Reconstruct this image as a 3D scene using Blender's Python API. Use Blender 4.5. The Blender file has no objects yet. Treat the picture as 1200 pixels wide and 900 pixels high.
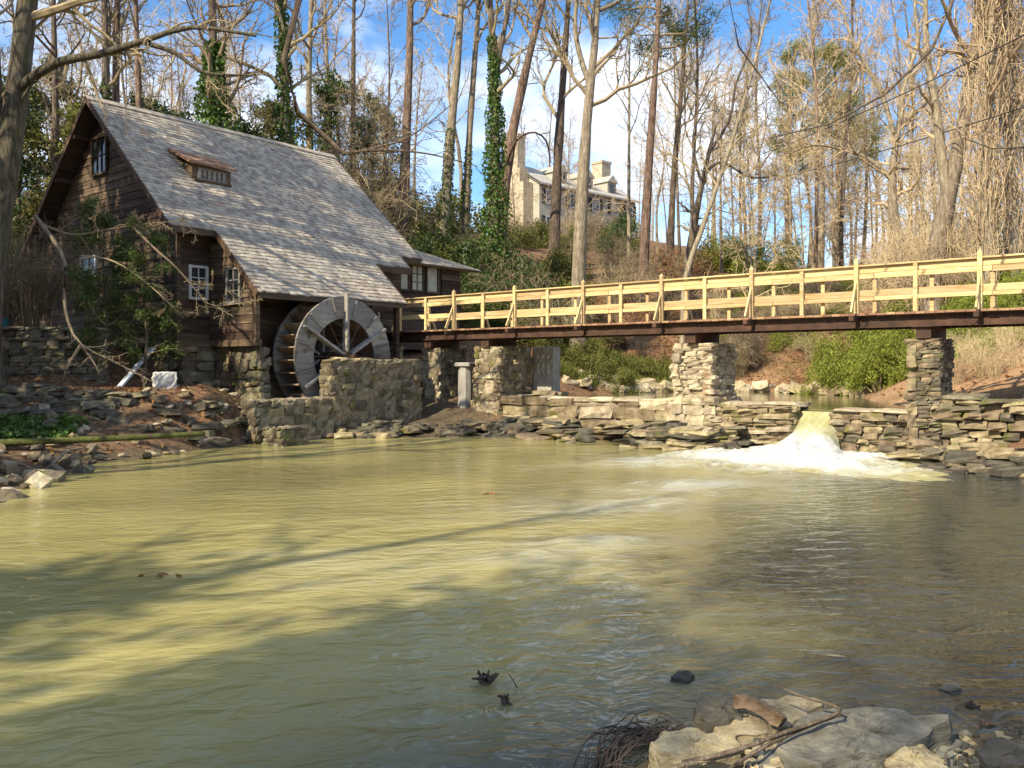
import bpy, math, random
import numpy as np

# ------------------------------------------------------------------ camera, light, exposure
SC = bpy.context.scene
COL = SC.collection
EYE = 1.95                      # metres above the pool
F = 1000.0                      # focal length in pixels of a 1200 px wide frame
HOR = 430.0                     # horizon row

cam = bpy.data.cameras.new('camera'); cam_o = bpy.data.objects.new('camera', cam); COL.objects.link(cam_o)
cam.sensor_width = 36.0; cam.lens = 36.0 * F / 1200.0
cam.shift_y = -(450.0 - HOR) / 1200.0
cam.clip_end = 3000.0; cam.clip_start = 0.05
cam_o.location = (0, 0, EYE); cam_o.rotation_euler = (math.pi / 2, 0, 0)
SC.camera = cam_o

SUN_EL = math.radians(40.0)
SUN_AZ = math.atan2(-0.66, -0.75)          # towards the sun, measured from +Y clockwise
sdir = np.array([math.sin(SUN_AZ) * math.cos(SUN_EL), math.cos(SUN_AZ) * math.cos(SUN_EL), math.sin(SUN_EL)])

world = bpy.data.worlds.new('World'); SC.world = world; world.use_nodes = True
wn = world.node_tree.nodes; wl = world.node_tree.links
bg = wn['Background']; bg.inputs['Strength'].default_value = 0.15
sky = wn.new('ShaderNodeTexSky'); sky.sky_type = 'NISHITA'; sky.sun_disc = False
sky.sun_elevation = SUN_EL; sky.sun_rotation = SUN_AZ; sky.air_density = 1.0; sky.dust_density = 0.4; sky.ozone_density = 3.5
wtc = wn.new('ShaderNodeTexCoord'); wmp = wn.new('ShaderNodeMapping'); wmp.inputs['Scale'].default_value = (1.0, 1.0, 2.2)
wmp.inputs['Location'].default_value = (0.35, 0.1, 0.0)
wno = wn.new('ShaderNodeTexNoise'); wno.inputs['Scale'].default_value = 3.1; wno.inputs['Detail'].default_value = 7.0
wno.inputs['Roughness'].default_value = 0.58
wrp = wn.new('ShaderNodeValToRGB'); wrp.color_ramp.elements[0].position = 0.44; wrp.color_ramp.elements[1].position = 0.64
wmx = wn.new('ShaderNodeMix'); wmx.data_type = 'RGBA'
wmx.inputs[7].default_value = (5.4, 5.7, 6.3, 1)
wl.new(wtc.outputs['Generated'], wmp.inputs['Vector']); wl.new(wmp.outputs['Vector'], wno.inputs['Vector'])
wl.new(wno.outputs['Fac'], wrp.inputs['Fac']); wl.new(wrp.outputs['Color'], wmx.inputs[0])
whs = wn.new('ShaderNodeHueSaturation'); whs.inputs['Saturation'].default_value = 1.2; whs.inputs['Value'].default_value = .95
wl.new(sky.outputs['Color'], whs.inputs['Color']); wl.new(whs.outputs['Color'], wmx.inputs[6]); wl.new(wmx.outputs[2], bg.inputs['Color'])

sun = bpy.data.lights.new('sun', 'SUN'); sun.energy = 5.0; sun.angle = math.radians(0.55); sun.color = (1.0, 0.87, 0.64)
sun_o = bpy.data.objects.new('sun', sun); COL.objects.link(sun_o)
from mathutils import Vector, Matrix
sun_o.rotation_euler = Vector(-sdir).to_track_quat('-Z', 'Y').to_euler()
sun_o.location = (-30, -20, 40)

SC.view_settings.view_transform = 'Standard'; SC.view_settings.look = 'None'
SC.view_settings.exposure = 0.72; SC.view_settings.gamma = 1.0
SC.render.engine = 'CYCLES'
SC.cycles.max_bounces = 6; SC.cycles.diffuse_bounces = 3; SC.cycles.glossy_bounces = 3
SC.cycles.transparent_max_bounces = 8; SC.cycles.transmission_bounces = 3
SC.cycles.use_denoising = True
SC.cycles.sample_clamp_indirect = 6.0

rng = np.random.default_rng(7)
R_ = random.Random(11)

# ------------------------------------------------------------------ helpers
def W(px, py, D):
    """point at depth D seen at photograph pixel (px, py)"""
    return np.array([(px - 600.0) / F * D, D, EYE + (HOR - py) / F * D])
def ground_D(py, z=0.0):
    return (EYE - z) * F / (py - HOR)
GD = np.array([0.7750, -0.6320]); LD = np.array([0.6320, 0.7750])     # mill axes: across (towards the creek), along
R1 = np.array([-12.95, 26.0])
def B(s, w):
    return R1 + s * LD + w * GD
ANG_L = math.atan2(LD[1], LD[0]); ANG_G = math.atan2(GD[1], GD[0])

def finish(o, name, mat, parent, smooth):
    COL.objects.link(o)
    if parent is not None: o.parent = parent
    return o

def mesh_np(name, chunks, mat=None, smooth=False):
    Vs, loops, starts, off, lo = [], [], [], 0, 0
    for V, Fc in chunks:
        if len(Fc) == 0: continue
        V = np.asarray(V, dtype=np.float32).reshape(-1, 3); Fc = np.asarray(Fc, dtype=np.int32)
        Vs.append(V); loops.append((Fc + off).ravel()); k = Fc.shape[1]
        starts.append(lo + np.arange(len(Fc), dtype=np.int32) * k)
        off += len(V); lo += len(Fc) * k
    V = np.concatenate(Vs); L = np.concatenate(loops); S = np.concatenate(starts)
    me = bpy.data.meshes.new(name)
    me.vertices.add(len(V)); me.vertices.foreach_set('co', V.ravel())
    me.loops.add(len(L)); me.loops.foreach_set('vertex_index', L)
    me.polygons.add(len(S)); me.polygons.foreach_set('loop_start', S)
    me.polygons.foreach_set('use_smooth', np.full(len(S), smooth, dtype=bool))
    me.update(calc_edges=True); me.validate(verbose=False)
    if mat is not None: me.materials.append(mat)
    return me

def obj(name, me, parent=None, loc=None, rot=None, scale=None):
    o = bpy.data.objects.new(name, me); COL.objects.link(o)
    if parent is not None: o.parent = parent
    if loc is not None: o.location = loc
    if rot is not None: o.rotation_euler = rot
    if scale is not None: o.scale = scale
    return o

def tag(o, label=None, cat=None, group=None, kind=None):
    if label: o['label'] = label
    if cat: o['category'] = cat
    if group: o['group'] = group
    if kind: o['kind'] = kind
    return o

def thing(name, label, cat, loc=(0, 0, 0), rotz=0.0, group=None):
    o = bpy.data.objects.new(name, None); COL.objects.link(o)
    o.empty_display_size = 0.3; o.location = loc; o.rotation_euler = (0, 0, rotz)
    return tag(o, label, cat, group)

BOXF = np.array([[0, 3, 2, 1], [4, 5, 6, 7], [0, 1, 5, 4], [1, 2, 6, 5], [2, 3, 7, 6], [3, 0, 4, 7]])
def boxc(c, size, M=None):
    x, y, z = [q / 2.0 for q in size]
    V = np.array([[-x, -y, -z], [x, -y, -z], [x, y, -z], [-x, y, -z], [-x, -y, z], [x, -y, z], [x, y, z], [-x, y, z]])
    if M is not None: V = V @ np.asarray(M).T
    return V + np.asarray(c), BOXF
def box2(a, b):
    a = np.minimum(a, b).astype(float) if False else np.asarray(a, float); b = np.asarray(b, float)
    return boxc((a + b) / 2, np.abs(b - a))
def bevbox(size, bev=0.01):
    """box with chamfered edges, 44 triangles"""
    x, y, z = [q / 2.0 for q in size]; b = min(bev, x * .6, y * .6, z * .6)
    V = []; idx = {}
    for sx in (-1, 1):
        for sy in (-1, 1):
            for sz in (-1, 1):
                for ax in range(3):
                    p = np.array([sx * x, sy * y, sz * z]); q = p.copy()
                    for k in range(3):
                        if k != ax: q[k] -= np.sign(q[k]) * b
                    idx[(sx, sy, sz, ax)] = len(V); V.append(q)
    V = np.array(V); q4, t3 = [], []
    for ax in range(3):
        o1, o2 = [k for k in range(3) if k != ax]
        for s in (-1, 1):
            ring = []
            for (a, c) in ((-1, -1), (1, -1), (1, 1), (-1, 1)):
                k = [0, 0, 0]; k[ax] = s; k[o1] = a; k[o2] = c
                ring.append(idx[(k[0], k[1], k[2], ax)])
            q4.append(ring)
    for ax in range(3):
        o1, o2 = [k for k in range(3) if k != ax]
        for a in (-1, 1):
            for c in (-1, 1):
                k0 = [0, 0, 0]; k1 = [0, 0, 0]
                k0[ax] = -1; k1[ax] = 1; k0[o1] = k1[o1] = a; k0[o2] = k1[o2] = c
                q4.append([idx[(*k0, o1)], idx[(*k1, o1)], idx[(*k1, o2)], idx[(*k0, o2)]])
    for sx in (-1, 1):
        for sy in (-1, 1):
            for sz in (-1, 1):
                t3.append([idx[(sx, sy, sz, 0)], idx[(sx, sy, sz, 1)], idx[(sx, sy, sz, 2)]])
    # orient faces outward
    out = []
    for arr in (q4, t3):
        oo = []
        for f in arr:
            p = V[f]; n = np.cross(p[1] - p[0], p[2] - p[0])
            oo.append(f if np.dot(n, p.mean(0)) > 0 else f[::-1])
        out.append(np.array(oo))
    return [(V, out[0]), (V, out[1])]

def dirframe(d, up=(0, 0, 1)):
    d = np.asarray(d, float); d = d / np.linalg.norm(d); up = np.asarray(up, float)
    y = np.cross(up, d)
    if np.linalg.norm(y) < 1e-4: y = np.cross((0, 1, 0), d)
    y /= np.linalg.norm(y); z = np.cross(d, y)
    return np.array([d, y, z]).T
def beam(p0, p1, wy, hz, up=(0, 0, 1)):
    p0 = np.asarray(p0, float); p1 = np.asarray(p1, float); L = np.linalg.norm(p1 - p0)
    return boxc((p0 + p1) / 2, (L, wy, hz), dirframe(p1 - p0, up))

def tubes(P, R, n=5, cap=False):
    P = np.asarray(P, float); R = np.asarray(R, float)
    if P.ndim == 2: P = P[None]; R = R[None]
    N, K, _ = P.shape
    T = np.gradient(P, axis=1); T /= (np.linalg.norm(T, axis=2, keepdims=True) + 1e-9)
    mean = T.mean(1); ref = np.where((np.abs(mean[:, 2]) > 0.8)[:, None], np.array([1.0, 0, 0]), np.array([0, 0, 1.0]))
    U = np.cross(T, ref[:, None, :]); U /= (np.linalg.norm(U, axis=2, keepdims=True) + 1e-9)
    Vv = np.cross(T, U)
    a = np.arange(n) * 2 * math.pi / n
    ring = P[:, :, None, :] + R[:, :, None, None] * (np.cos(a)[None, None, :, None] * U[:, :, None, :] + np.sin(a)[None, None, :, None] * Vv[:, :, None, :])
    V = ring.reshape(-1, 3)
    base = (np.arange(N) * K * n)[:, None, None] + (np.arange(K - 1) * n)[None, :, None]
    j = np.arange(n)[None, None, :]; j2 = (np.arange(n) + 1)[None, None, :] % n
    Fq = np.stack([base + j, base + j2, base + n + j2, base + n + j], axis=-1).reshape(-1, 4)
    out = [(V, Fq)]
    if cap:
        for i in range(N):
            f0 = (np.arange(n) + i * K * n)[::-1]; f1 = np.arange(n) + i * K * n + (K - 1) * n
            out.append((V, np.array([f0, f1])))
    return out

def smooth_path(pts, K):
    pts = np.asarray(pts, float); n = len(pts)
    d = np.r_[0, np.cumsum(np.linalg.norm(np.diff(pts[:, :3], axis=0), axis=1))]; t = d / d[-1]
    q = np.linspace(0, 1, K); i = np.clip(np.searchsorted(t, q, 'right') - 1, 0, n - 2)
    u = ((q - t[i]) / (t[i + 1] - t[i] + 1e-9))[:, None]
    p0 = pts[np.clip(i - 1, 0, n - 1)]; p1 = pts[i]; p2 = pts[i + 1]; p3 = pts[np.clip(i + 2, 0, n - 1)]
    return 0.5 * ((2 * p1) + (-p0 + p2) * u + (2 * p0 - 5 * p1 + 4 * p2 - p3) * u ** 2 + (-p0 + 3 * p1 - 3 * p2 + p3) * u ** 3)

def grow(P, Rr, n, tmin, ang, lenr, K, rr, up, wob, g, tmax=0.98, tip=0.35, minr=0.004, labs=None):
    """children of a batch of branches"""
    N, Kp, _ = P.shape
    t = tmin + (tmax - tmin) * (np.arange(n)[None, :] + g.random((N, n))) / n
    x = t * (Kp - 1); i = np.minimum(x.astype(int), Kp - 2); f = (x - i)[..., None]
    ii = np.arange(N)[:, None]
    a = P[ii, i]; b = P[ii, i + 1]; p = a + (b - a) * f
    r = Rr[ii, i] + (Rr[ii, i + 1] - Rr[ii, i]) * f[..., 0]
    T = b - a; T /= np.linalg.norm(T, axis=2, keepdims=True) + 1e-9
    q = g.normal(size=T.shape); q -= (q * T).sum(2, keepdims=True) * T; q /= np.linalg.norm(q, axis=2, keepdims=True) + 1e-9
    an = g.uniform(ang[0], ang[1], (N, n))[..., None]
    d = np.cos(an) * T + np.sin(an) * q
    Lp = np.linalg.norm(np.diff(P, axis=1), axis=2).sum(1)[:, None]
    L = (labs if labs is not None else lenr * Lp) * (1 - 0.55 * (t - tmin) / (tmax - tmin + 1e-6)) * g.uniform(0.55, 1.25, (N, n))
    p = p.reshape(-1, 3); d = d.reshape(-1, 3); L = L.reshape(-1); r = r.reshape(-1)
    out = [p]; cur = p.copy()
    for k in range(K - 1):
        d = d + g.normal(size=d.shape) * wob + np.array([0, 0, up]); d /= np.linalg.norm(d, axis=1, keepdims=True)
        cur = cur + d * (L / (K - 1))[:, None]; out.append(cur.copy())
    Pn = np.stack(out, 1)
    Rn = np.maximum(rr * r, minr)[:, None] * np.linspace(1, tip, K)[None, :]
    Rn = np.maximum(Rn, minr * 0.6)
    return Pn, Rn

def leafq(C, size, g, nrm=None, asp=0.5, droop=0.0):
    N = len(C); a = g.normal(size=(N, 3))
    if nrm is not None: a = a - nrm * (a * nrm).sum(1, keepdims=True) * 0.75
    a[:, 2] -= droop
    a /= np.linalg.norm(a, axis=1, keepdims=True) + 1e-9
    b = g.normal(size=(N, 3)); b -= (b * a).sum(1, keepdims=True) * a; b /= np.linalg.norm(b, axis=1, keepdims=True) + 1e-9
    n = np.cross(a, b); s = (size * g.uniform(0.6, 1.35, N))[:, None]
    V = np.stack([C - a * s * .5, C + b * s * asp * .5 + n * s * .08, C + a * s * .5, C - b * s * asp * .5 + n * s * .08], 1).reshape(-1, 3)
    return V, np.arange(N * 4).reshape(N, 4)

# ------------------------------------------------------------------ materials
def nmat(name):
    m = bpy.data.materials.new(name); m.use_nodes = True
    return m, m.node_tree.nodes, m.node_tree.links, m.node_tree.nodes['Principled BSDF']
def ramp(n, stops):
    r = n.new('ShaderNodeValToRGB'); e = r.color_ramp.elements
    while len(e) < len(stops): e.new(0.5)
    for k, (p, c) in enumerate(stops): e[k].position = p; e[k].color = (c[0], c[1], c[2], 1)
    return r
def coords(n, l, kind='world', scale=(1, 1, 1), randoff=True):
    mp = n.new('ShaderNodeMapping'); mp.inputs['Scale'].default_value = scale
    if kind == 'world':
        g = n.new('ShaderNodeNewGeometry'); l.new(g.outputs['Position'], mp.inputs['Vector'])
    else:
        tc = n.new('ShaderNodeTexCoord'); l.new(tc.outputs['Object'], mp.inputs['Vector'])
        if randoff:
            oi = n.new('ShaderNodeObjectInfo'); mu = n.new('ShaderNodeMath'); mu.operation = 'MULTIPLY'; mu.inputs[1].default_value = 60
            l.new(oi.outputs['Random'], mu.inputs[0])
            cb = n.new('ShaderNodeCombineXYZ'); l.new(mu.outputs[0], cb.inputs[0]); l.new(mu.outputs[0], cb.inputs[1])
            l.new(cb.outputs[0], mp.inputs['Location'])
    return mp.outputs['Vector']
def noise(n, l, vec, scale, detail=4, rough=0.55, dist=0.0):
    t = n.new('ShaderNodeTexNoise'); t.inputs['Scale'].default_value = scale; t.inputs['Detail'].default_value = detail
    t.inputs['Roughness'].default_value = rough; t.inputs['Distortion'].default_value = dist
    l.new(vec, t.inputs['Vector']); return t.outputs['Fac']
def mixc(n, l, fac, a, b, blend='MIX'):
    m = n.new('ShaderNodeMix'); m.data_type = 'RGBA'; m.blend_type = blend
    for s, v in ((0, fac), (6, a), (7, b)):
        if hasattr(v, 'links'): l.new(v, m.inputs[s])
        elif s == 0: m.inputs[0].default_value = v
        else: m.inputs[s].default_value = (v[0], v[1], v[2], 1)
    return m.outputs[2]
def surf(name, stops, scale=3.0, detail=6, kind='world', stretch=(1, 1, 1), rough=0.85, bump=0.3, bscale=None, bdist=0.02,
         vary=0.0, island=False, stain=None, spec=0.3, transl=None):
    """stops: colour ramp over a noise; vary: brightness spread between objects/islands; stain: (colour, threshold, scale)"""
    m, n, l, p = nmat(name)
    vec = coords(n, l, kind, stretch)
    f = noise(n, l, vec, scale, detail, 0.6)
    rp = ramp(n, stops); l.new(f, rp.inputs['Fac']); c = rp.outputs['Color']
    if vary > 0:
        if island: src = n.new('ShaderNodeNewGeometry').outputs['Random Per Island']
        else: src = n.new('ShaderNodeObjectInfo').outputs['Random']
        mr = n.new('ShaderNodeMapRange'); l.new(src, mr.inputs[0]); mr.inputs[3].default_value = 1 - vary; mr.inputs[4].default_value = 1 + vary
        hs = n.new('ShaderNodeHueSaturation'); l.new(mr.outputs[0], hs.inputs['Value']); l.new(c, hs.inputs['Color'])
        mr2 = n.new('ShaderNodeMapRange'); l.new(src, mr2.inputs[0]); mr2.inputs[3].default_value = 0.5 - vary * 0.05; mr2.inputs[4].default_value = 0.5 + vary * 0.05
        l.new(mr2.outputs[0], hs.inputs['Hue']); c = hs.outputs['Color']
    if stain:
        f2 = noise(n, l, vec if kind == 'world' else coords(n, l, 'world'), stain[2], 5, 0.6)
        r2 = ramp(n, [(stain[1], (0, 0, 0)), (min(stain[1] + 0.12, 1), (1, 1, 1))]); l.new(f2, r2.inputs['Fac'])
        c = mixc(n, l, r2.outputs['Color'], c, stain[0])
    l.new(c, p.inputs['Base Color']); p.inputs['Roughness'].default_value = rough
    p.inputs['Specular IOR Level'].default_value = spec
    if bump > 0:
        fb = noise(n, l, vec, bscale or scale * 3, 6, 0.65)
        b = n.new('ShaderNodeBump'); b.inputs['Strength'].default_value = bump; b.inputs['Distance'].default_value = bdist
        l.new(fb, b.inputs['Height']); l.new(b.outputs['Normal'], p.inputs['Normal'])
    if transl:
        tr = n.new('ShaderNodeBsdfTranslucent'); l.new(c, tr.inputs['Color'])
        ms = n.new('ShaderNodeMixShader'); ms.inputs[0].default_value = transl
        out = n['Material Output']; l.new(p.outputs[0], ms.inputs[1]); l.new(tr.outputs[0], ms.inputs[2]); l.new(ms.outputs[0], out.inputs['Surface'])
    return m

M = {}
SSS = .9
M['siding'] = surf('siding', [(.3, (.036, .024, .016)), (.55, (.10, .066, .044)), (.75, (.21, .155, .11))], 2.2, kind='obj', stretch=(.35, 4, 6), bump=.5, bscale=9, vary=.45, rough=.9)
M['trim'] = surf('trim', [(.3, (.06, .036, .022)), (.7, (.15, .092, .055))], 2, kind='obj', stretch=(.4, 4, 4), bump=.3, vary=.3)
M['shingle'] = surf('shingle', [(.25, (.225, .19, .15)), (.55, (.37, .325, .265)), (.8, (.52, .465, .385))], 5, kind='world', stretch=(1, 1, 1), bump=.5, bscale=18, vary=.30, island=True, stain=((.34, .20, .12), .63, .9))
M['rooftin'] = surf('rooftin', [(.35, (.15, .07, .04)), (.55, (.27, .15, .085)), (.7, (.40, .33, .26))], 4, bump=.2)
M['deckwood'] = surf('deckwood', [(.3, (.05, .032, .022)), (.7, (.11, .075, .05))], 3, kind='obj', stretch=(.5, 4, 4), bump=.3)
M['lumber'] = surf('lumber', [(.25, (.35, .225, .095)), (.5, (.56, .415, .205)), (.75, (.69, .555, .33))], 2.2, detail=8, kind='obj', stretch=(.6, 9, 9), bump=.35, bscale=9, vary=.2, rough=.8, stain=((.33, .20, .075), .62, 3.5))
M['plank'] = surf('plank', [(.3, (.22, .12, .07)), (.7, (.38, .23, .14))], 2, kind='obj', stretch=(2, 2, 2), bump=.3, vary=.3)
M['rust'] = surf('rust', [(.3, (.035, .02, .015)), (.55, (.072, .038, .025)), (.8, (.14, .07, .04))], 3.2, bump=.25, rough=.75)
M['greywood'] = surf('greywood', [(.25, (.16, .145, .13)), (.55, (.28, .26, .235)), (.8, (.38, .355, .32))], 2, kind='obj', stretch=(.6, 5, 5), bump=.4, bscale=9, vary=.3, stain=((.10, .085, .06), .56, 2.5))
M['bucket'] = surf('bucket', [(.3, (.20, .125, .08)), (.7, (.44, .32, .23))], 2, kind='obj', stretch=(.6, 5, 5), bump=.4, vary=.35)
M['iron'] = surf('iron', [(.3, (.04, .03, .025)), (.7, (.13, .065, .04))], 6, bump=.2, rough=.6)
M['paleframe'] = surf('paleframe', [(.3, (.45, .47, .47)), (.7, (.62, .63, .62))], 6, bump=.15, rough=.7)
M['bluepaint'] = surf('bluepaint', [(.3, (.40, .47, .55)), (.7, (.58, .64, .70))], 5, bump=.2, rough=.6)
M['curtain'] = surf('curtain', [(.3, (.42, .40, .30)), (.7, (.58, .55, .42))], 5, bump=.1)
M['stone'] = surf('stone', [(.25, (.105, .08, .048)), (.5, (.235, .185, .112)), (.78, (.42, .345, .22))], 5.0, bump=.8, bscale=14, bdist=.035, vary=.32, stain=((.14, .14, .03), .56, 2.2))
M['stone_pale'] = surf('stone_pale', [(.25, (.19, .15, .095)), (.5, (.38, .32, .22)), (.78, (.55, .485, .36))], 5.0, bump=.8, bscale=14, bdist=.035, vary=.24, stain=((.26, .155, .075), .60, 1.8))
M['stone_grey'] = surf('stone_grey', [(.25, (.06, .05, .034)), (.5, (.135, .115, .08)), (.78, (.26, .225, .16))], 5.0, bump=.8, bscale=14, bdist=.035, vary=.35, stain=((.095, .105, .026), .56, 2.0))
M['mortar'] = surf('mortar', [(.25, (.12, .10, .065)), (.5, (.245, .20, .13)), (.78, (.38, .32, .215))], 5.0, bump=.8, bscale=14, bdist=.035, vary=.0, stain=((.11, .105, .045), .57, 1.6))
M['concrete'] = surf('concrete', [(.25, (.24, .23, .20)), (.8, (.42, .40, .36))], 3.5, bump=.4, bscale=14)
M['rock_slate'] = surf('rock_slate', [(.25, (.085, .082, .066)), (.5, (.17, .165, .135)), (.75, (.29, .275, .22))], 7, detail=9, kind='world', stretch=(1, 1, 3), bump=1.0, bscale=22, bdist=.03, vary=.15, stain=((.10, .085, .055), .58, 6))
M['rock_cream'] = surf('rock_cream', [(.25, (.22, .17, .09)), (.5, (.40, .335, .20)), (.75, (.54, .475, .32))], 7, detail=9, kind='world', stretch=(1, 1, 3), bump=1.0, bscale=22, bdist=.03, vary=.15, stain=((.17, .13, .075), .58, 6))
M['rock_dark'] = surf('rock_dark', [(.2, (.035, .032, .025)), (.5, (.075, .068, .05)), (.8, (.14, .12, .09))], 5, kind='world', stretch=(1, 1, 3), bump=.8, bscale=16, bdist=.02, vary=.2, rough=.6)
M['bark'] = surf('bark', [(.32, (0.05, 0.037, 0.027)), (.5, (0.13, 0.098, 0.07)), (.70, (0.25, 0.195, 0.145))], 11, detail=8, stretch=(1, 1, .22), bump=1.0, bscale=16, bdist=.08, vary=.2)
M['bark_pale'] = surf('bark_pale', [(.32, (0.15, 0.12, 0.08)), (.5, (0.26, 0.21, 0.145)), (.70, (0.43, 0.365, 0.27))], 11, detail=8, stretch=(1, 1, .22), bump=1.0, bscale=16, bdist=.08, vary=.2)
M['bark_red'] = surf('bark_red', [(.32, (0.065, 0.04, 0.03)), (.5, (0.165, 0.108, 0.078)), (.70, (0.29, 0.205, 0.155))], 11, detail=8, stretch=(1, 1, .22), bump=1.0, bscale=16, bdist=.08, vary=.2)
M['bark_moss'] = surf('bark_moss', [(.32, (.035, .03, .021)), (.5, (.095, .08, .055)), (.70, (.20, .17, .12))], 11, detail=8, stretch=(1, 1, .22), bump=1.0, bscale=16, bdist=.08, stain=((.075, .085, .025), .56, 3.5))
M['twig'] = surf('twig', [(.3, (.19, .145, .085)), (.7, (.35, .275, .17))], 3, bump=0, vary=.25)
M['twig_tan'] = surf('twig_tan', [(.3, (.36, .275, .16)), (.7, (.55, .43, .27))], 2, bump=0, vary=.2)
M['twig_dark'] = surf('twig_dark', [(.3, (.045, .033, .028)), (.7, (.10, .075, .06))], 3, bump=.4, bscale=12)
M['vine'] = surf('vine', [(.3, (.26, .185, .11)), (.7, (.46, .35, .22))], 4, stretch=(1, 1, .3), bump=.4, vary=.2, island=True)
M['driftwood'] = surf('driftwood', [(.3, (.13, .085, .05)), (.7, (.30, .21, .13))], 8, stretch=(1, 3, 3), bump=.9)
M['ivy'] = surf('ivy', [(.3, (.040, .085, .012)), (.7, (.115, .19, .03))], 3, bump=0, vary=.5, island=True, rough=.5, spec=.4, transl=.3)
M['ever'] = surf('ever', [(.3, (.030, .055, .012)), (.7, (.085, .125, .03))], 2, bump=0, vary=.5, island=True, rough=.5, spec=.4, transl=.3)
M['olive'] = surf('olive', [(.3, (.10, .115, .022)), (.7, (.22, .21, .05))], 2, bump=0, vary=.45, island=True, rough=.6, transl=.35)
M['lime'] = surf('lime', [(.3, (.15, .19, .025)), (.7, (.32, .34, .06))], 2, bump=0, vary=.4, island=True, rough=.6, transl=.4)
M['needle'] = surf('needle', [(.3, (.05, .085, .018)), (.7, (.13, .17, .04))], 2, bump=0, vary=.4, island=True, rough=.6, transl=.35)
M['needle_y'] = surf('needle_y', [(.3, (.17, .19, .03)), (.7, (.34, .33, .08))], 2, bump=0, vary=.4, island=True, rough=.6, transl=.4)
M['deadleaf'] = surf('deadleaf', [(.3, (.17, .075, .03)), (.7, (.38, .20, .095))], 2, bump=0, vary=.45, island=True, rough=.8, transl=.25)
M['moss'] = surf('moss', [(.3, (.05, .06, .015)), (.7, (.15, .16, .04))], 8, bump=.9, bdist=.05, stain=((.09, .065, .04), .53, 4))
M['teal'] = surf('teal', [(.3, (.03, .12, .14)), (.7, (.06, .20, .22))], 5, bump=.1, rough=.5)
M['whiteblock'] = surf('whiteblock', [(.3, (.42, .42, .40)), (.7, (.60, .60, .57))], 7, bump=.4, stain=((.2, .18, .12), .6, 5))
M['housewall'] = surf('housewall', [(.3, (.33, .31, .25)), (.7, (.44, .415, .345))], 2, bump=.2, stain=((.28, .26, .20), .56, .5))
M['housestone'] = surf('housestone', [(.3, (.31, .25, .17)), (.5, (.43, .36, .255)), (.7, (.52, .45, .34))], 2.5, bump=.6, bscale=3)
M['houseroof'] = surf('houseroof', [(.3, (.30, .28, .25)), (.7, (.42, .40, .36))], 3, bump=.4)
M['shutter'] = surf('shutter', [(.3, (.02, .024, .028)), (.7, (.035, .04, .045))], 3, bump=0)
M['cable'] = surf('cable', [(.3, (.03, .03, .03)), (.7, (.05, .05, .05))], 3, bump=0)

def glass_mat():
    m, n, l, p = nmat('glass')
    f = noise(n, l, coords(n, l), 1.5, 2)
    rp = ramp(n, [(.3, (.012, .015, .018)), (.7, (.035, .04, .042))]); l.new(f, rp.inputs['Fac']); l.new(rp.outputs['Color'], p.inputs['Base Color'])
    p.inputs['Roughness'].default_value = .06; p.inputs['Specular IOR Level'].default_value = .6
    return m
M['glass'] = glass_mat()

def ground_mat():
    m, n, l, p = nmat('leaf_litter_ground')
    v = coords(n, l)
    f = noise(n, l, v, .55, 6, .62); fine = noise(n, l, v, 9.0, 6, .7)
    vo = n.new('ShaderNodeTexVoronoi'); vo.inputs['Scale'].default_value = 7.0; l.new(v, vo.inputs['Vector'])
    r0 = ramp(n, [(.25, (.085, .05, .03)), (.5, (.19, .115, .068)), (.75, (.32, .215, .135))]); l.new(fine, r0.inputs['Fac'])
    r1 = ramp(n, [(.0, (.55, .55, .55)), (1, (1.35, 1.25, 1.15))]); l.new(vo.outputs['Color'], r1.inputs['Fac'])
    c = mixc(n, l, 1.0, r0.outputs['Color'], r1.outputs['Color'], 'MULTIPLY')
    rg = ramp(n, [(.52, (0, 0, 0)), (.66, (1, 1, 1))]); l.new(f, rg.inputs['Fac'])
    fg = n.new('ShaderNodeMath'); fg.operation = 'MULTIPLY'; l.new(rg.outputs['Color'], fg.inputs[0]); fg.inputs[1].default_value = .55
    c = mixc(n, l, fg.outputs[0], c, (.075, .085, .03))
    at = n.new('ShaderNodeAttribute'); at.attribute_name = 'dirt'
    rd = ramp(n, [(.3, (.20, .11, .055)), (.5, (.36, .225, .12)), (.7, (.50, .36, .22))]); l.new(fine, rd.inputs['Fac'])
    c = mixc(n, l, at.outputs['Fac'], c, rd.outputs['Color'])
    at2 = n.new('ShaderNodeAttribute'); at2.attribute_name = 'mud'
    rm = ramp(n, [(.3, (.06, .048, .03)), (.7, (.15, .12, .08))]); l.new(fine, rm.inputs['Fac'])
    c = mixc(n, l, at2.outputs['Fac'], c, rm.outputs['Color'])
    l.new(c, p.inputs['Base Color']); p.inputs['Roughness'].default_value = .95; p.inputs['Specular IOR Level'].default_value = .15
    b = n.new('ShaderNodeBump'); b.inputs['Strength'].default_value = .8; b.inputs['Distance'].default_value = .06
    l.new(fine, b.inputs['Height']); l.new(b.outputs['Normal'], p.inputs['Normal'])
    return m
M['ground'] = ground_mat()

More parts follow.
